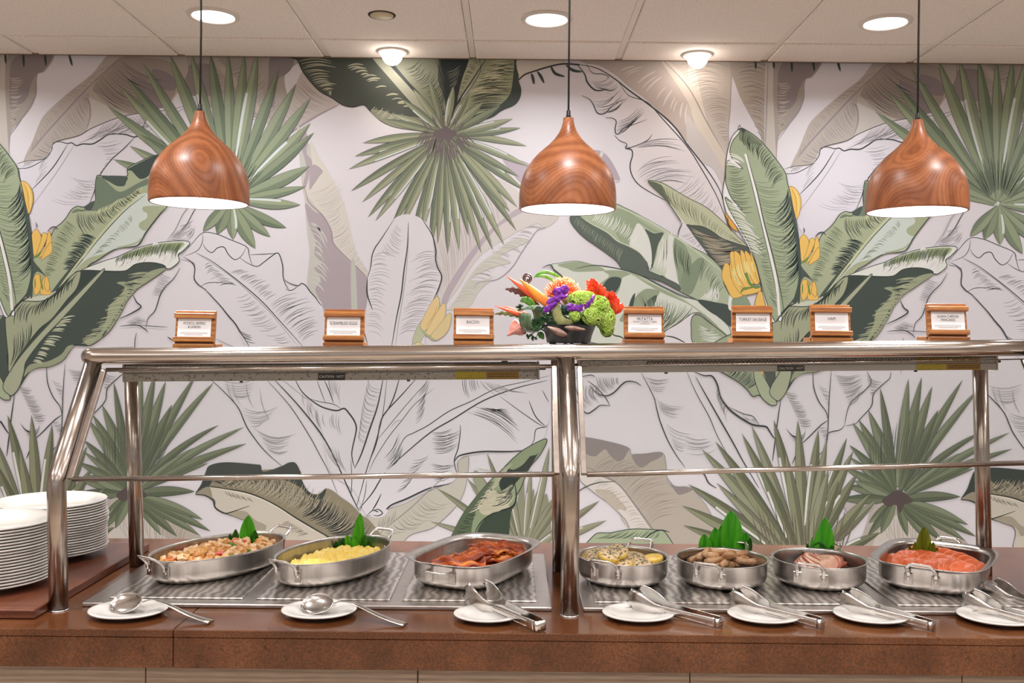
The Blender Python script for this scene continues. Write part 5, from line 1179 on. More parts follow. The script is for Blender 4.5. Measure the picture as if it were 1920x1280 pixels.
# bacon
def b_bacon(nt, b):
    tc = N_(nt, 'ShaderNodeTexCoord'); mp = N_(nt, 'ShaderNodeMapping'); mp.inputs['Scale'].default_value = (6, 55, 6); nt.links.new(tc.outputs['Object'], mp.inputs[0])
    n = N_(nt, 'ShaderNodeTexNoise', Scale=1.6, Detail=4.0, Distortion=.6); nt.links.new(mp.outputs[0], n.inputs['Vector'])
    r = ramp(nt, n.outputs[0], [(.30, '4a160c'), (.44, '8c3212'), (.55, 'c65c20'), (.68, 'f0a040')]); nt.links.new(r.outputs[0], b.inputs['Base Color'])
    b.inputs['Roughness'].default_value = .4
m_bacon = node_mat('fried_bacon', b_bacon)
def bacon(i, L_, wd):
    r_ = random.Random(50+i); nu, nv = 34, 6; vs = []; ph = r_.uniform(0, 6); fr = r_.uniform(4.5, 6.5)
    for a in range(nu+1):
        u = a/nu
        for j in range(nv+1):
            v = j/nv-.5
            z = .0035*math.sin(u*fr*PI+ph+v*1.3)+.007*math.sin(u*17+v*6+ph)*abs(v)*2
            y = wd*v*(1+.18*math.sin(u*11+ph))+.005*math.sin(u*3+ph)
            vs.append(((u-.5)*L_, y, z-.05*(u-.5)**2*L_*4))
    mb = MB(); mb.add(vs, [(a*(nv+1)+j, a*(nv+1)+j+1, (a+1)*(nv+1)+j+1, (a+1)*(nv+1)+j) for a in range(nu) for j in range(nv)], True)
    me = mb.mesh('bacon'); me.materials.append(m_bacon); return me
bm_ = [bacon(i, rnd.uniform(.105, .135), rnd.uniform(.032, .040)) for i in range(7)]
bs = [(868, 1058, 8, .030), (885, 1056, -6, .034), (905, 1060, 12, .030), (920, 1052, 18, .036), (870, 1050, -8, .036), (896, 1049, 8, .042), (930, 1046, 25, .040), (900, 1044, 4, .046), (925, 1042, 20, .052), (936, 1036, 22, .048), (915, 1036, 10, .056), (928, 1034, 16, .060), (938, 1030, 20, .058), (925, 1030, 8, .064), (932, 1027, 10, .066), (858, 1052, -10, .043), (940, 1038, 24, .054)]
for i, (px, py, an, z) in enumerate(bs):
    c = atz(px, py, TZ+z); o = bpy.data.objects.new('bacon_strip', bm_[i % 7]); COL.objects.link(o); o.location = c
    o.rotation_euler = (math.radians(rnd.uniform(20, 42)), math.radians(rnd.uniform(-7, 7)), math.radians(an)); o.modifiers.new('s', 'SOLIDIFY').thickness = .0018
    tag(o, 'crisp curled bacon strip in the pan with the wide rim', 'bacon', 'bacon strips in the wide-rimmed pan')
bb_ = mound(pan3, 'bacon_pile', m_bacon, lambda u, v, q: .006+.026*math.exp(-(((u-.02)/.09)**2+((v+.01)/.06)**2))+.004*noise.noise(Vector((u*60, v*90, 0))), 26, fa=.93)
tag(bb_, 'dark lower layer of bacon lying flat under the curled strips', 'bacon', kind='stuff')
# frittata
m_fy = mat('frittata_egg', 'eebf45', .4, sss=.15, nscale=50, ncol='f5d877')
m_ft = mat('frittata_top', 'cfae84', .5, nscale=150, ncol='475238', contrast=(.48, .62), bump=.5, detail=2)
fb = MB(); fb.lathe([(0, 0.004), (.022, 0.004), (.026, .007), (.0275, .016), (.026, .019)], 28)
fme = fb.mesh('side'); fme.materials.append(m_fy)
ft = MB(); vs = []
nr, na = 6, 28
for i in range(nr+1):
    for k in range(na):
        t_ = 2*PI*k/na; r_ = .0258*i/nr; z = .019+.004*math.cos(i/nr*PI/2)+.0016*noise.noise(Vector((r_*math.cos(t_)*200, r_*math.sin(t_)*200, 4)))
        vs.append((r_*math.cos(t_), r_*math.sin(t_), z))
ft.add(vs, [(i*na+k, (i+1)*na+k, (i+1)*na+(k+1) % na, i*na+(k+1) % na) for i in range(nr) for k in range(na)], True)
ftm = ft.mesh('top'); ftm.materials.append(m_ft)
fr_ = [(1107, 1044, .032, 6, -8, 1), (1118, 1053, .030, 4, -12, 1), (1160, 1046, .030, 0, 6, 1), (1165, 1057, .030, -6, -8, 1), (1205, 1058, .028, 8, 8, 1), (1190, 1046, .036, -5, 10, 1), (1224, 1049, .034, -16, -14, 0), (1140, 1040, .050, 10, 18, 1), (1158, 1034, .054, 14, -14, 1), (1118, 1040, .038, 0, 0, 1)]
for i, (px, py, z, ax, ay, top) in enumerate(fr_):
    z += .009; c = atz(px, py, TZ+z)
    t = thing('frittata_piece', ['round yellow frittata piece lying bare side up', 'round frittata piece topped with speckled cheese and spinach'][top]+' in the pan', 'frittata', (c.x, c.y, TZ+z-.012), 0, 'frittata pieces in the round pan')
    t.rotation_mode = 'ZYX'; t.rotation_euler = (math.radians(ax*.6+14), math.radians(ay*.6), i*1.3)
    link('egg_base', fme, m_fy, t)
    o = link('topping', ftm, m_ft, t)
    if not top: o.material_slots[0].link = 'OBJECT'; o.material_slots[0].material = m_fy
fbm = mound(pan4, 'frittata_layer', m_fy, lambda u, v, q: .012+.003*noise.noise(Vector((u*80, v*80, 0))), 20)
tag(fbm, 'yellow egg layer beneath the frittata pieces', 'frittata', kind='stuff')
# sausages
m_saus = mat('sausage_skin', 'dcb088', .32, sss=.05, nscale=45, ncol='a87448', contrast=(.42, .62), bump=.5, bscale=110)
def sausage(i):
    r_ = random.Random(i); L_ = r_.uniform(.062, .078); k = r_.uniform(4, 9); pts = []; n = 14
    for a in range(n+1):
        s = (a/n-.5)*L_; pts.append((s, k*s*s, 0))
    rr = [.0088*min(1, math.sqrt(max(.05, 1-(abs(a/n-.5)*2)**6)))*(1+.05*math.sin(a*2.1+i)) for a in range(n+1)]
    rr[0] = rr[-1] = .004
    mb = MB(); mb.tube(pts, rr, 14); me = mb.mesh('sausage'); me.materials.append(m_saus); return me
sm2 = [sausage(i) for i in range(6)]
sl = [(1300, 1052, .022, 45, 0), (1318, 1050, .026, 35, 0), (1335, 1056, .024, 10, 0), (1352, 1058, .024, -10, 0), (1372, 1058, .022, 20, 0), (1392, 1056, .022, 60, 0), (1402, 1050, .024, -40, 0), (1330, 1046, .034, 50, 5), (1310, 1044, .036, 55, 10), (1322, 1038, .048, 52, 12), (1345, 1050, .038, 15, 5), (1342, 1042, .046, 30, -5), (1362, 1052, .036, 70, 8), (1386, 1047, .036, -70, 4), (1395, 1042, .040, -60, 6), (1354, 1036, .054, -35, 4), (1364, 1042, .050, -72, 10), (1376, 1040, .044, -30, 6), (1398, 1053, .034, -25, 0), (1356, 1060, .026, 5, 0), (1332, 1059, .024, -15, 0), (1412, 1048, .030, -50, 0)]
for i, (px, py, z, an, tl) in enumerate(sl):
    c = atz(px, py, TZ+z); o = bpy.data.objects.new('sausage', sm2[i % 6]); COL.objects.link(o); o.location = c
    o.rotation_euler = (rnd.uniform(0, .6), math.radians(-tl), math.radians(an)); tag(o, 'browned sausage link heaped in the round pan', 'sausage', 'sausages in the round pan')
# sliced pork
m_pork = mat('pork_face', 'e6bfa8', .38, sss=.0, nscale=35, ncol='cc927a', contrast=(.4, .65)); m_porkr = mat('pork_rind', 'b5624a', .4)
m_ham = mat('ham_face', 'dc6a3c', .38, sss=.0, nscale=50, ncol='bc5028', contrast=(.4, .7)); m_hamr = mat('ham_rind', 'ef9468', .4)
def slice_mesh(r, th, mf_, mr_, seed, sx=1.0):
    r_ = random.Random(seed); n = 36; mb = MB(); vs = []; rings = [(0, th), (.93, th), (1, th*.6), (1, .0), (0, 0)]
    ph = r_.uniform(0, 6)
    for q, z in rings:
        for k in range(n):
            t_ = 2*PI*k/n; w_ = 1+.03*math.sin(3*t_+ph); x, y = q*r*w_*math.cos(t_)*sx, q*r*w_*math.sin(t_)
            vs.append((x, y, z+.10*(x*x)/r*1.2-.0+.0014*math.sin(4*t_+ph)*q))
    fs = []; mi = []
    for i in range(4):
        for k in range(n): fs.append((i*n+k, i*n+(k+1) % n, (i+1)*n+(k+1) % n, (i+1)*n+k)); mi.append(1 if i in (1, 2) else 0)
    mb.add(vs, fs, True); me = mb.mesh('slice', False); me.materials.append(mf_); me.materials.append(mr_); me.polygons.foreach_set('material_index', mi); return me
pk = [slice_mesh(.046, .0022, m_pork, m_porkr, i, 1.15) for i in range(4)]
for i in range(10):
    c = atz(1532+i*4.2, 1060-i*1.1+abs(i-5)*.4, TZ+.024); o = bpy.data.objects.new('pork_slice', pk[i % 4]); COL.objects.link(o); o.location = c+Vector((0, 0, .002*(5-abs(i-4))))
    o.rotation_euler = (math.radians(19-1.5*i), math.radians(-8+2.5*i), math.radians(rnd.uniform(-8, 8))); tag(o, 'thin pink pork slice layered in the round pan before a ti leaf', 'pork slice', 'pork slices in the round pan')
hm = [slice_mesh(.028, .0036, m_ham, m_hamr, 20+i) for i in range(4)]
rows = [[(1693, 1052), (1712, 1055), (1732, 1058), (1752, 1062)], [(1682, 1046), (1700, 1044), (1720, 1046), (1742, 1050), (1762, 1056), (1782, 1062)], [(1702, 1040), (1716, 1036), (1733, 1040), (1752, 1044), (1772, 1050), (1792, 1058), (1806, 1062)], [(1722, 1034), (1740, 1035), (1758, 1037), (1775, 1040), (1790, 1043), (1803, 1048), (1815, 1054), (1826, 1060)]]
zz = [.034, .038, .044, .040]
k = 0
for r_i in (3, 2, 1, 0):
    for j, (px, py) in enumerate(rows[r_i]):
        c = atz(px, py, TZ+zz[r_i]); o = bpy.data.objects.new('ham_slice', hm[k % 4]); COL.objects.link(o); k += 1
        o.location = c+Vector((0, 0, -.010)); an = 38 if r_i < 3 else 46
        o.rotation_euler = (math.radians(an+rnd.uniform(-5, 5)), math.radians(rnd.uniform(-10, 4)+(0 if r_i < 3 else 18)), math.radians(-18+rnd.uniform(-8, 8)+(0 if r_i < 3 else -14)))
        tag(o, 'orange ham slice overlapping others in the rightmost pan', 'ham slice', 'ham slices in the rightmost pan')
hb = mound(pan7, 'ham_layer', m_ham, lambda u, v, q: .012+.014*math.exp(-((u/.10)**2+(v/.07)**2))+.002*noise.noise(Vector((u*80, v*80, 0))), 20, fa=.88)
tag(hb, 'lower layer of ham beneath the overlapping slices', 'ham', kind='stuff')
# ti leaf garnishes
def leafm(name, c0, c1):
    return mat(name, c0, .28, nscale=14, ncol=c1, nstretch=(9, 1, .6), contrast=(.35, .65), sss=.0)
m_ti = leafm('ti_leaf', '2f8a14', '4fae22'); m_ti2 = leafm('ti_leaf_dark', '12420f', '236a18'); m_ti3 = leafm('ti_leaf_olive', '4f5a12', '7d8420')  # second green is darker: shelf shade on low spikes put into leaf colour
def garnish(Y, tips, base_y, label, mats_):
    c = aty(tips[0][0], base_y, Y); t = thing('leaf_garnish', label, 'leaf garnish', c, 0, 'cut leaf garnishes in the pans')
    for i, (tx_, ty_, bx_, w_, mi) in enumerate(tips):
        dy = .004*((i % 3)-1)+.0; n = 12; vs = []; Lp, Rp, Cp = [], [], []
        for a in range(n+1):
            u = a/n; x = bx_+(tx_-bx_)*u; y = base_y+(ty_-base_y)*u
            h = w_*1.08/2*(.8+.2*math.sin(min(1, u/.4)*PI/2))*max(0, 1-max(0, (u-.36)/.64)**1.9)**.78
            for sgn in (-1, 0, 1):
                vs.append(aty(x+sgn*h, y, Y+dy+(.0035 if sgn == 0 else 0)-.012*u+.012)-c)
        mb = MB(); mb.add(vs, [(a*3+j, a*3+j+1, a*3+j+4, a*3+j+3) for a in range(n) for j in (0, 1)], True)
        o = mb.obj('leaf', mats_[mi], t); o.modifiers.new('s', 'SOLIDIFY').thickness = .0007
yy = 2.40
garnish(2.42, [(466, 965, 463, 28, 0), (442, 991, 441, 13, 1), (431, 1000, 434, 9, 1), (479, 993, 474, 14, 1), (484, 1005, 480, 9, 1), (452, 1006, 452, 14, 1)], 1024, 'bright green cut leaf standing in the potato pan', [m_ti, m_ti2])
garnish(2.42, [(676, 961, 669, 21, 0), (651, 1000, 654, 12, 0), (643, 1008, 646, 12, 1), (685, 1001, 681, 13, 1), (693, 1012, 690, 13, 1), (702, 1022, 698, 9, 1), (630, 1014, 638, 14, 1), (665, 1005, 664, 14, 0)], 1034, 'narrow green cut leaf standing in the scrambled eggs', [m_ti, m_ti2])
garnish(2.36, [(1371, 956, 1372, 42, 0), (1341, 988, 1345, 27, 0), (1352, 984, 1358, 22, 0), (1320, 1000, 1325, 24, 0), (1388, 990, 1386, 24, 0), (1399, 998, 1395, 22, 0), (1407, 1007, 1402, 12, 1)], 1040, 'broad spiky green leaf standing behind the sausages', [m_ti, m_ti2])
garnish(2.36, [(1547, 969, 1544, 36, 0), (1523, 1006, 1524, 12, 0), (1514, 1018, 1516, 12, 1), (1500, 1030, 1510, 16, 1), (1560, 1022, 1556, 18, 1), (1575, 1026, 1566, 18, 1), (1588, 1040, 1574, 16, 1), (1535, 1015, 1535, 40, 1), (1491, 1042, 1505, 16, 1)], 1056, 'single broad green leaf with dark spikes behind the sliced pork', [m_ti, m_ti2])
garnish(2.38, [(1733, 986, 1731, 27, 0), (1716, 1015, 1716, 12, 0), (1706, 1023, 1708, 10, 0), (1750, 1015, 1747, 12, 0), (1757, 1026, 1753, 9, 0)], 1046, 'olive green pointed leaf standing behind the ham slices', [m_ti3, m_ti3])

# ------------------------------------------------------------------ food name signs
m_card = mat('card_paper', 'efecee', .6); m_txt = mat('card_ink', '54504e', .8); m_txt2 = mat('card_small_ink', '8d8988', .8)
signs = [(363, 651, ['POTATO, PEPPERS', '& ONION'], 0, 'wooden sign holder reading POTATO, PEPPERS & ONION, furthest left'), (644, 650, ['SCRAMBLED EGGS'], 0, 'wooden sign holder reading SCRAMBLED EGGS'), (888, 649, ['BACON'], 4, 'wooden sign holder reading BACON left of the flowers'),
         (1208, 646, ['FRITATTA'], 0, 'wooden sign holder reading FRITATTA right of the flowers'), (1411, 643, ['TURKEY SAUSAGE'], -4, 'wooden sign holder reading TURKEY SAUSAGE'), (1560, 640, ['HAM'], 0, 'wooden sign holder reading HAM'), (1779, 637, ['GUAVA CHIFFON', 'PANCAKES'], 0, 'wooden sign holder reading GUAVA CHIFFON PANCAKES, furthest right')]
for i, (px, py, lines, rot, lb) in enumerate(signs):
    YS = YT+.022
    c = aty(px, py, YS); zs = shelf_z(c.x, YS)+.0005
    t = thing('sign_holder', lb, 'sign', (c.x, YS, zs), math.radians(rot), 'wooden food signs on the shelf')
    W = .092
    MB().box((0, .03, .0055), (W, .075, .010), bev=.0008).obj('base', m_signwood, t)
    tilt = math.radians(-9)
    def pb(nm, c_, d_, m_=m_signwood, par=None):
        M = rx(tilt); cc = M @ Vector(c_); 
        o = MB().box((0, 0, 0), d_, bev=min(d_)*.12).obj(nm, m_, par or t); o.location = cc+Vector((0, 0, .004)); o.rotation_euler = (tilt, 0, 0); return o
    pb('back_panel', (0, .008, .043), (W, .008, .084))
    pb('top_strip', (0, -.0022, .0715), (W+.001, .012, .0115))
    pb('bottom_strip', (0, -.0022, .0165), (W+.002, .012, .0115))
    cd = pb('card', (-.002 if px < 960 else .002, .0030, .0435), (.077, .0008, .0445), m_card)
    def put(s, sz, zc, m_, spx=.86):
        o = textmesh(s, sz, m_, 'lettering', cd, spx=spx, ext=.0001); o.location = (0, -.0007, zc); o.rotation_euler = (PI/2, 0, 0)
    if len(lines) == 2:
        put(lines[0], .0090, .0110, m_txt, .70); put(lines[1], .0090, .0028, m_txt, .74)
    else: put(lines[0], .0105, .0080 if i != 3 else .0115, m_txt, .74 if len(lines[0]) > 9 else .8)
    if i == 3: put('SPINACH / TOMATO / CHEESE', .0048, .0050, m_txt2, .85); put('Contains: Egg, Dairy', .0034, .0010, m_txt2, .8)
    k = MB()
    for r_, (zc, ww) in enumerate(((-.0095, .062), (-.0125, .064), (-.0155, .044))):
        xx = -ww/2
        while xx < ww/2-.002:
            w_ = rnd.uniform(.002, .006); w_ = min(w_, ww/2-xx); k.box((xx+w_/2, -.0006, zc), (w_, .0002, .0009)); xx += w_+.0008
    k.obj('small_print', m_txt2, cd)

# ------------------------------------------------------------------ flower arrangement
YA = 2.275
c0 = aty(1066, 646, YA); zs = shelf_z(c0.x, YA)+.0005
fl = thing('flower_arrangement', 'tropical flower arrangement in a black bowl in the middle of the shelf', 'flowers', (c0.x, YA, zs))
FO = Vector((c0.x, YA, zs)); sc_ = YA/F_PX
def fp(x, y, d=0): return aty(x, y, YA+d)-FO
mb = MB(); mb.lathe([(0, .004), (.050, .004), (.052, .006), (.055, .022), (.064, .045), (.066, .047), (.063, .047), (.052, .024), (.048, .016), (0, .016)], 48); pot = mb.obj('pot', m_black, fl)
for a in range(6):
    MB().box((.044*math.cos(a*PI/3+.3), .044*math.sin(a*PI/3+.3), .002), (.008, .008, .004)).obj('foot', m_black, pot)
def spear(name, a, b, w_, m_, d0=0, d1=0, bend=0, par=None, flat=.5, peak=.55):
    A, B = fp(*a, d0), fp(*b, d1); n = 12; pts = []; rr = []
    up = Vector((0, 0, 1)); 
    for i in range(n+1):
        u = i/n; p = A.lerp(B, u)+up*bend*math.sin(PI*u); pts.append(p)
        rr.append(max(.0004, w_*sc_/2*(math.sin(min(1, u/peak)*PI/2) if u < peak else math.cos((u-peak)/(1-peak)*PI/2*.75))))
    mb = MB(); mb.tube(pts, rr, 10, flat=flat, up=(0, -1, .2)); return mb.obj(name, m_, par or fl)
m_hel = mat('heliconia_orange', 'ee7a3a', .35, nscale=20, ncol='e8962c', nstretch=(1, 1, .4)); m_hel2 = mat('heliconia_coral', 'e8623c', .35)
for nm, a, b, w_, m_, d in (('heliconia_bract', (949, 517), (1022, 570), 13, m_hel2, -.01), ('heliconia_bract', (973, 522), (1034, 576), 18, m_hel, -.02), ('heliconia_bract', (927, 573), (996, 596), 9, m_hel2, -.015), ('heliconia_bract', (941, 573), (990, 590), 8, m_hel2, .0)):
    spear(nm, a, b, w_, m_, d, d, 0, peak=.7)
def leaf(name, path, w_, m_, d=0, peak=.45, wave=0, tip=1.0, par=None, cup=.0):
    ps = cr_([fp(*p[:2], d+(p[2] if len(p) > 2 else 0)) for p in path], False, 6); n = len(ps); vs = []
    for i, p in enumerate(ps):
        t_ = ps[min(n-1, i+1)]-ps[max(0, i-1)]; t_.normalize(); s = t_.cross(Vector((0, -1, .15))); s.normalize()
        u = i/(n-1); h = w_*sc_/2*(math.sin(min(1, u/peak)*PI/2)**.7 if u < peak else math.cos((u-peak)/(1-peak)*PI/2)**.8)+.0003
        for q in (-1, -.5, 0, .5, 1): vs.append(p+s*h*q*(1+wave*math.sin(i*1.9+q))+Vector((0, cup*(1-abs(q))*w_*sc_+(wave*.004*math.sin(i*2.3+q*2)), 0)))
    mb = MB(); mb.add(vs, [(i*5+j, i*5+j+1, i*5+j+6, i*5+j+5) for i in range(n-1) for j in range(4)], True)
    o = mb.obj(name, m_, par or fl); o.modifiers.new('s', 'SOLIDIFY').thickness = .0008; return o
m_gl = leafm('foliage_green', '3f7a1c', '5c9a2c'); m_dk = leafm('foliage_dark', '16301a', '2c4a28'); m_br = mat('wavy_leaf_brown', '4a2a1e', .5, nscale=30, ncol='6b4030'); m_roll = leafm('rolled_leaf', '2c4a30', '5d7a58')
leaf('wavy_leaf', [(947, 542), (965, 544), (985, 552), (1000, 565), (1012, 572)], 13, m_br, .005, wave=.35)
leaf('variegated_leaf', [(927, 589), (945, 587), (965, 591), (990, 597)], 7, mat('variegated', '6b7a3a', .5, nscale=60, ncol='4a3428'), .01, wave=.4)
leaf('green_leaf', [(975, 565), (985, 562), (996, 568), (1004, 578)], 14, m_gl, .0)
leaf('green_leaf', [(1008, 626), (1014, 628), (1020, 636)], 12, m_gl, .0)
leaf('grass_blade', [(1001, 521), (1010, 513), (1025, 510), (1042, 516), (1055, 528), (1060, 545)], 6, m_gl, .03)
leaf('grass_blade', [(1004, 519), (1015, 517), (1028, 520), (1038, 528), (1044, 540)], 6, m_gl, .025)
mb = MB(); pts = []
for i in range(50):
    a = i*.27-1.2; r = (9.0-i*.13)*sc_; q = fp(988, 521, -.01); pts.append(q+Vector((math.cos(a)*r, i*.0002, math.sin(a)*r)))
pts = [fp(994, 560, .01), fp(993, 545, .0)]+pts
mb.tube(pts, [.0018]*len(pts), 8); mb.obj('fern_curl', mat('fern_brown', '4a2412', .3), fl)
# rolled leaf loop
vs = []; n = 30; ax_ = Vector((math.cos(.75), -math.sin(.75), 0)); sd = Vector((math.sin(.75), math.cos(.75), 0)); rc = fp(999, 597, -.012)
for i in range(n+1):
    a = PI*.75-2*PI*.93*i/n
    for q in range(-3, 4):
        r = (25-abs(q)*.8+(.12*i if i > 20 else 0))*sc_
        vs.append(rc+ax_*(q*.0062)+sd*(r*.86*math.cos(a))+Vector((0, 0, r*math.sin(a))))
mb = MB(); mb.add(vs, [(i*7+j, i*7+j+1, i*7+j+8, i*7+j+7) for i in range(n) for j in range(6)], True)
o = mb.obj('rolled_leaf', mat('rolled_leaf', '2f4d35', .25, nscale=10, ncol='8aa088', nstretch=(14, 14, .5), contrast=(.45, .7)), fl); o.modifiers.new('s', 'SOLIDIFY').thickness = .001
MB().tube([fp(985, 612, 0), fp(1000, 606, 0), fp(1022, 622, .01)], .0016, 6).obj('anthurium_stem', m_gl, fl)
for (xa_, ya_) in ((990, 634), (1003, 637), (996, 627)): MB().tube([fp(1012, 612, -.015), fp((1012+xa_)/2, ya_-10, -.03), fp(xa_, ya_, -.03)], .0009, 5).obj('fern_stem', m_dk, fl)
# pincushion flower
pc = fp(1056, 556, -.0); mb = MB(); mb.ball(pc, .024, 20, 12, (1.0, .8, .8)); pin = mb.obj('pincushion_flower', mat('pincushion_body', 'f2a070', .6, nscale=80, ncol='f7c9a0'), fl)
mb = MB()
for i in range(300):
    th = rnd.uniform(.02, 1.0)*PI*.52; ph = rnd.uniform(0, 2*PI)
    d = Vector((math.sin(th)*math.cos(ph), -abs(math.sin(th)*math.sin(ph))*.8+.2, math.cos(th))).normalized()
    a = pc+Vector((d.x*.024, d.y*.018, d.z*.018)); L_ = rnd.uniform(.016, .027)
    e = a+d*L_+Vector((-d.x*.003, 0, .003)); mb.tube([a, a.lerp(e, .5)+Vector((d.x*.002, 0, 0)), e], [.0010, .0008, .0013], 4)
o = mb.obj('flower_pins', mat('pin_orange', 'f08048', .5), pin); o['kind'] = 'stuff'
# orchids
m_orc = mat('orchid_purple', '6a1590', .4, nscale=120, ncol='a04cc0', contrast=(.5, .75)); m_stemo = mat('orchid_stem', 'd9b8d0', .4); m_tubeg = mat('flower_tube', '123c34', .3)
def petal(x, y, rx_, ry_, an, d, par, tilt_=0):
    c = fp(x, y, d); n, m2 = 16, 5; vs = []
    for i in range(m2+1):
        for k in range(n):
            a = 2*PI*k/n; q = i/m2; X = rx_*sc_*q*math.cos(a); Z = ry_*sc_*q*math.sin(a)
            v_ = Vector((X*math.cos(an)-Z*math.sin(an), -.004*(1-q*q)+.002*math.sin(3*a)*q+tilt_*X, X*math.sin(an)+Z*math.cos(an))); vs.append(c+v_)
    mb = MB(); mb.add(vs, [(i*n+k, i*n+(k+1) % n, (i+1)*n+(k+1) % n, (i+1)*n+k) for i in range(m2) for k in range(n)], True)
    o = mb.obj('petal', m_orc, par); o.modifiers.new('s', 'SOLIDIFY').thickness = .0007; return o
for (cx_, cy_, pets, stem) in (((1048), 547, [(1046, 547, 10, 9, .6), (1058, 543, 9, 9, -.4), (1052, 553, 8, 6, 0)], None),
                               (1048, 563, [(1040, 561, 17, 6, .45), (1052, 556, 13, 5, .2), (1033, 574, 17, 6, .75), (1026, 578, 9, 5, .6)], ((1048, 562), (1057, 572))),
                               (1092, 573, [(1078, 578, 16, 7, -.05), (1086, 576, 11, 5, .2), (1104, 568, 13, 6, .9), (1111, 561, 9, 4, 1.3), (1070, 574, 7, 6, -.6)], ((1093, 573), (1096, 588)))):
    mb = MB(); mb.ball(fp(cx_, cy_, -.058), .004, 10, 6); f = mb.obj('orchid', m_orc, fl)
    for p in pets: petal(*p[:5], -.056, f)
    if stem:
        MB().tube([fp(*stem[0], -.058), fp(*stem[1], -.052)], .0028, 8).obj('stem', m_stemo, f)
        MB().tube([fp(stem[1][0], stem[1][1], -.052), fp(stem[1][0]+2, stem[1][1]+16, -.045)], .0068, 12).obj('water_tube', m_tubeg, f)
# hydrangea: heads covered in small florets
m_hyd = mat('hydrangea_green', 'a6c84a', .45, nscale=40, ncol='c9e07a'); m_hyd2 = mat('hydrangea_core', '48701e', .6)
mbf = MB()
def floret(c, nrm, s):
    a = nrm.orthogonal().normalized(); b = nrm.cross(a); r0 = rnd.uniform(0, 6)
    for k in range(4):
        t_ = r0+k*PI/2; d = a*math.cos(t_)+b*math.sin(t_); e = a*math.cos(t_+PI/2)+b*math.sin(t_+PI/2)
        mbf.add([c, c+d*s*.55+e*s*.42+nrm*s*.45, c+d*s*1.05+nrm*s*.2, c+d*s*.55-e*s*.42+nrm*s*.45], [(0, 1, 2, 3)], False)
heads = [((1092, 562), 28, 15, -.03, .030), ((1120, 575), 22, 20, -.035, .028), ((1135, 598), 17, 22, -.03, .026), ((1138, 616), 11, 14, -.03, .02), ((1112, 592), 20, 16, -.05, .02), ((1078, 592), 9, 9, -.045, .014)]
core = MB()
for (c, rx_, rz_, d, ry_) in heads:
    C_ = fp(*c, d); core.ball(C_, 1, 16, 10, (rx_*sc_*.72, ry_*.72, rz_*sc_*.72))
    for i in range(int(rx_*rz_*.30)+18):
        th = math.acos(rnd.uniform(-1, 1)); ph = rnd.uniform(PI, 2*PI) if rnd.random() < .8 else rnd.uniform(0, PI)
        n_ = Vector((math.sin(th)*math.cos(ph), math.sin(th)*math.sin(ph), math.cos(th)))
        floret(C_+Vector((n_.x*rx_*sc_*.95, n_.y*ry_*.95, n_.z*rz_*sc_*.95)), n_, rnd.uniform(.0062, .0085))
hy = core.obj('hydrangea', m_hyd2, fl); o = mbf.obj('florets', m_hyd, hy, merge=False); o['kind'] = 'stuff'
# red ginger
m_red = mat('ginger_red', 'e23a24', .35, nscale=40, ncol='f0603a')
for (cx_, cy_, dirx, diry, L_) in ((1124, 562, -17, -34, 1), (1153, 590, -10, -40, 1)):
    g_ = MB(); g_.tube([fp(cx_, cy_, .0), fp(cx_+dirx*.8, cy_+diry*.8, .0)], .006, 8); go = g_.obj('red_ginger', m_red, fl)
    for i in range(24):
        u = i/23; bx_ = cx_+dirx*u*.75; by_ = cy_+diry*u*.75; s = -1 if i % 2 else 1
        l_ = 25-8*u; a_ = math.atan2(diry, dirx)+s*(1.1-.8*u)+rnd.uniform(-.12, .12)
        if i % 3 == 0: a_ = math.atan2(diry, dirx)+rnd.uniform(-.6, .6)
        spear('bract', (bx_+math.cos(a_)*l_, by_+math.sin(a_)*l_), (bx_, by_), 13-4*u, m_red, -.02-(.014 if i % 3 == 0 else 0), -.008, 0, go, .45, .55)
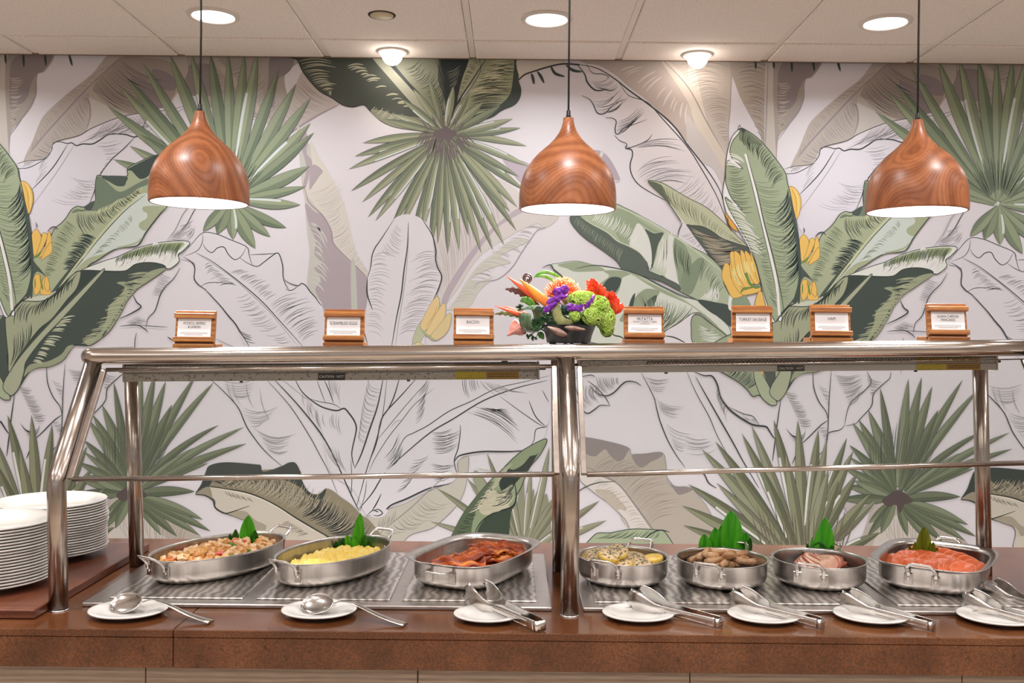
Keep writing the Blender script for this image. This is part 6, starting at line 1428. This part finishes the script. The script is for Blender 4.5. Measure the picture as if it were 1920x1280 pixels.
# anthurium, kale leaves, ferns
def blob_leaf(name, pts, m_, d, bulge=.006):
    P_ = cr_([(x, y, 0) for x, y in pts], True, 4); cx_ = sum(p.x for p in P_)/len(P_); cy_ = sum(p.y for p in P_)/len(P_)
    vs = []; n = len(P_); R_ = 5
    for i in range(R_+1):
        q = i/R_
        for k, p in enumerate(P_): vs.append(fp(cx_+(p.x-cx_)*q, cy_+(p.y-cy_)*q, d-bulge*(1-q*q)+.0007*math.sin(k*.9)*q))
    mb = MB(); mb.add(vs, [(i*n+k, i*n+(k+1) % n, (i+1)*n+(k+1) % n, (i+1)*n+k) for i in range(R_) for k in range(n)], True)
    o = mb.obj(name, m_, fl); o.modifiers.new('s', 'SOLIDIFY').thickness = .0008; return o
blob_leaf('anthurium', [(951, 630), (955, 618), (958, 605), (966, 598), (975, 605), (984, 614), (987, 624), (978, 629), (965, 627)], mat('anthurium_pink', 'eda596', .3), .01)
m_kale = mat('kale_leaf', '7a7f42', .45, nscale=28, ncol='b8b880'); m_pinkl = mat('dried_leaf', 'a88878', .6, nscale=40, ncol='6f5048')
blob_leaf('kale_leaf', [(1038, 572), (1046, 568), (1052, 578), (1056, 592), (1068, 600), (1076, 604), (1066, 612), (1050, 613), (1042, 604), (1036, 590)], m_kale, -.05)
blob_leaf('dried_leaf', [(1026, 612), (1038, 613), (1050, 616), (1064, 626), (1060, 632), (1046, 630), (1036, 622)], m_pinkl, -.068)
blob_leaf('dried_leaf', [(1058, 613), (1072, 610), (1090, 614), (1098, 618), (1084, 621), (1068, 619)], m_pinkl, -.070)
m_fern = mat('fern_green', '1f4220', .5, nscale=60, ncol='2f5a2a')
fm = MB()
for (x, y, n, r) in ((1008, 606, 26, 15), (1018, 600, 16, 12), (992, 630, 7, 8), (1001, 632, 7, 8), (975, 577, 8, 9), (1030, 590, 14, 16), (1015, 578, 8, 12), (1052, 600, 10, 14), (1085, 603, 14, 14)):
    for i in range(n):
        a = rnd.uniform(0, 2*PI); l_ = r*rnd.uniform(.5, 1); A = fp(x, y, -.02); B = fp(x+math.cos(a)*l_, y+math.sin(a)*l_*.9, -.03)
        fm.tube([A, A.lerp(B, .5), B], [.0012, .0014, .0005], 5)
        for q in (.4, .6, .8):
            C_ = A.lerp(B, q); pv = Vector((-(B-A).z, 0, (B-A).x))*.35
            for s in (-1, 1): fm.tube([C_, C_+pv*s+(B-A)*.15], [.0011, .0004], 4)
fo = fm.obj('fern_sprigs', m_fern, fl); fo['kind'] = 'stuff'
mb = MB(); mb.ball(Vector((0, 0, .052)), .05, 20, 10, (1.1, .9, .6)); mb.obj('dark_foliage_core', m_dk, fl)
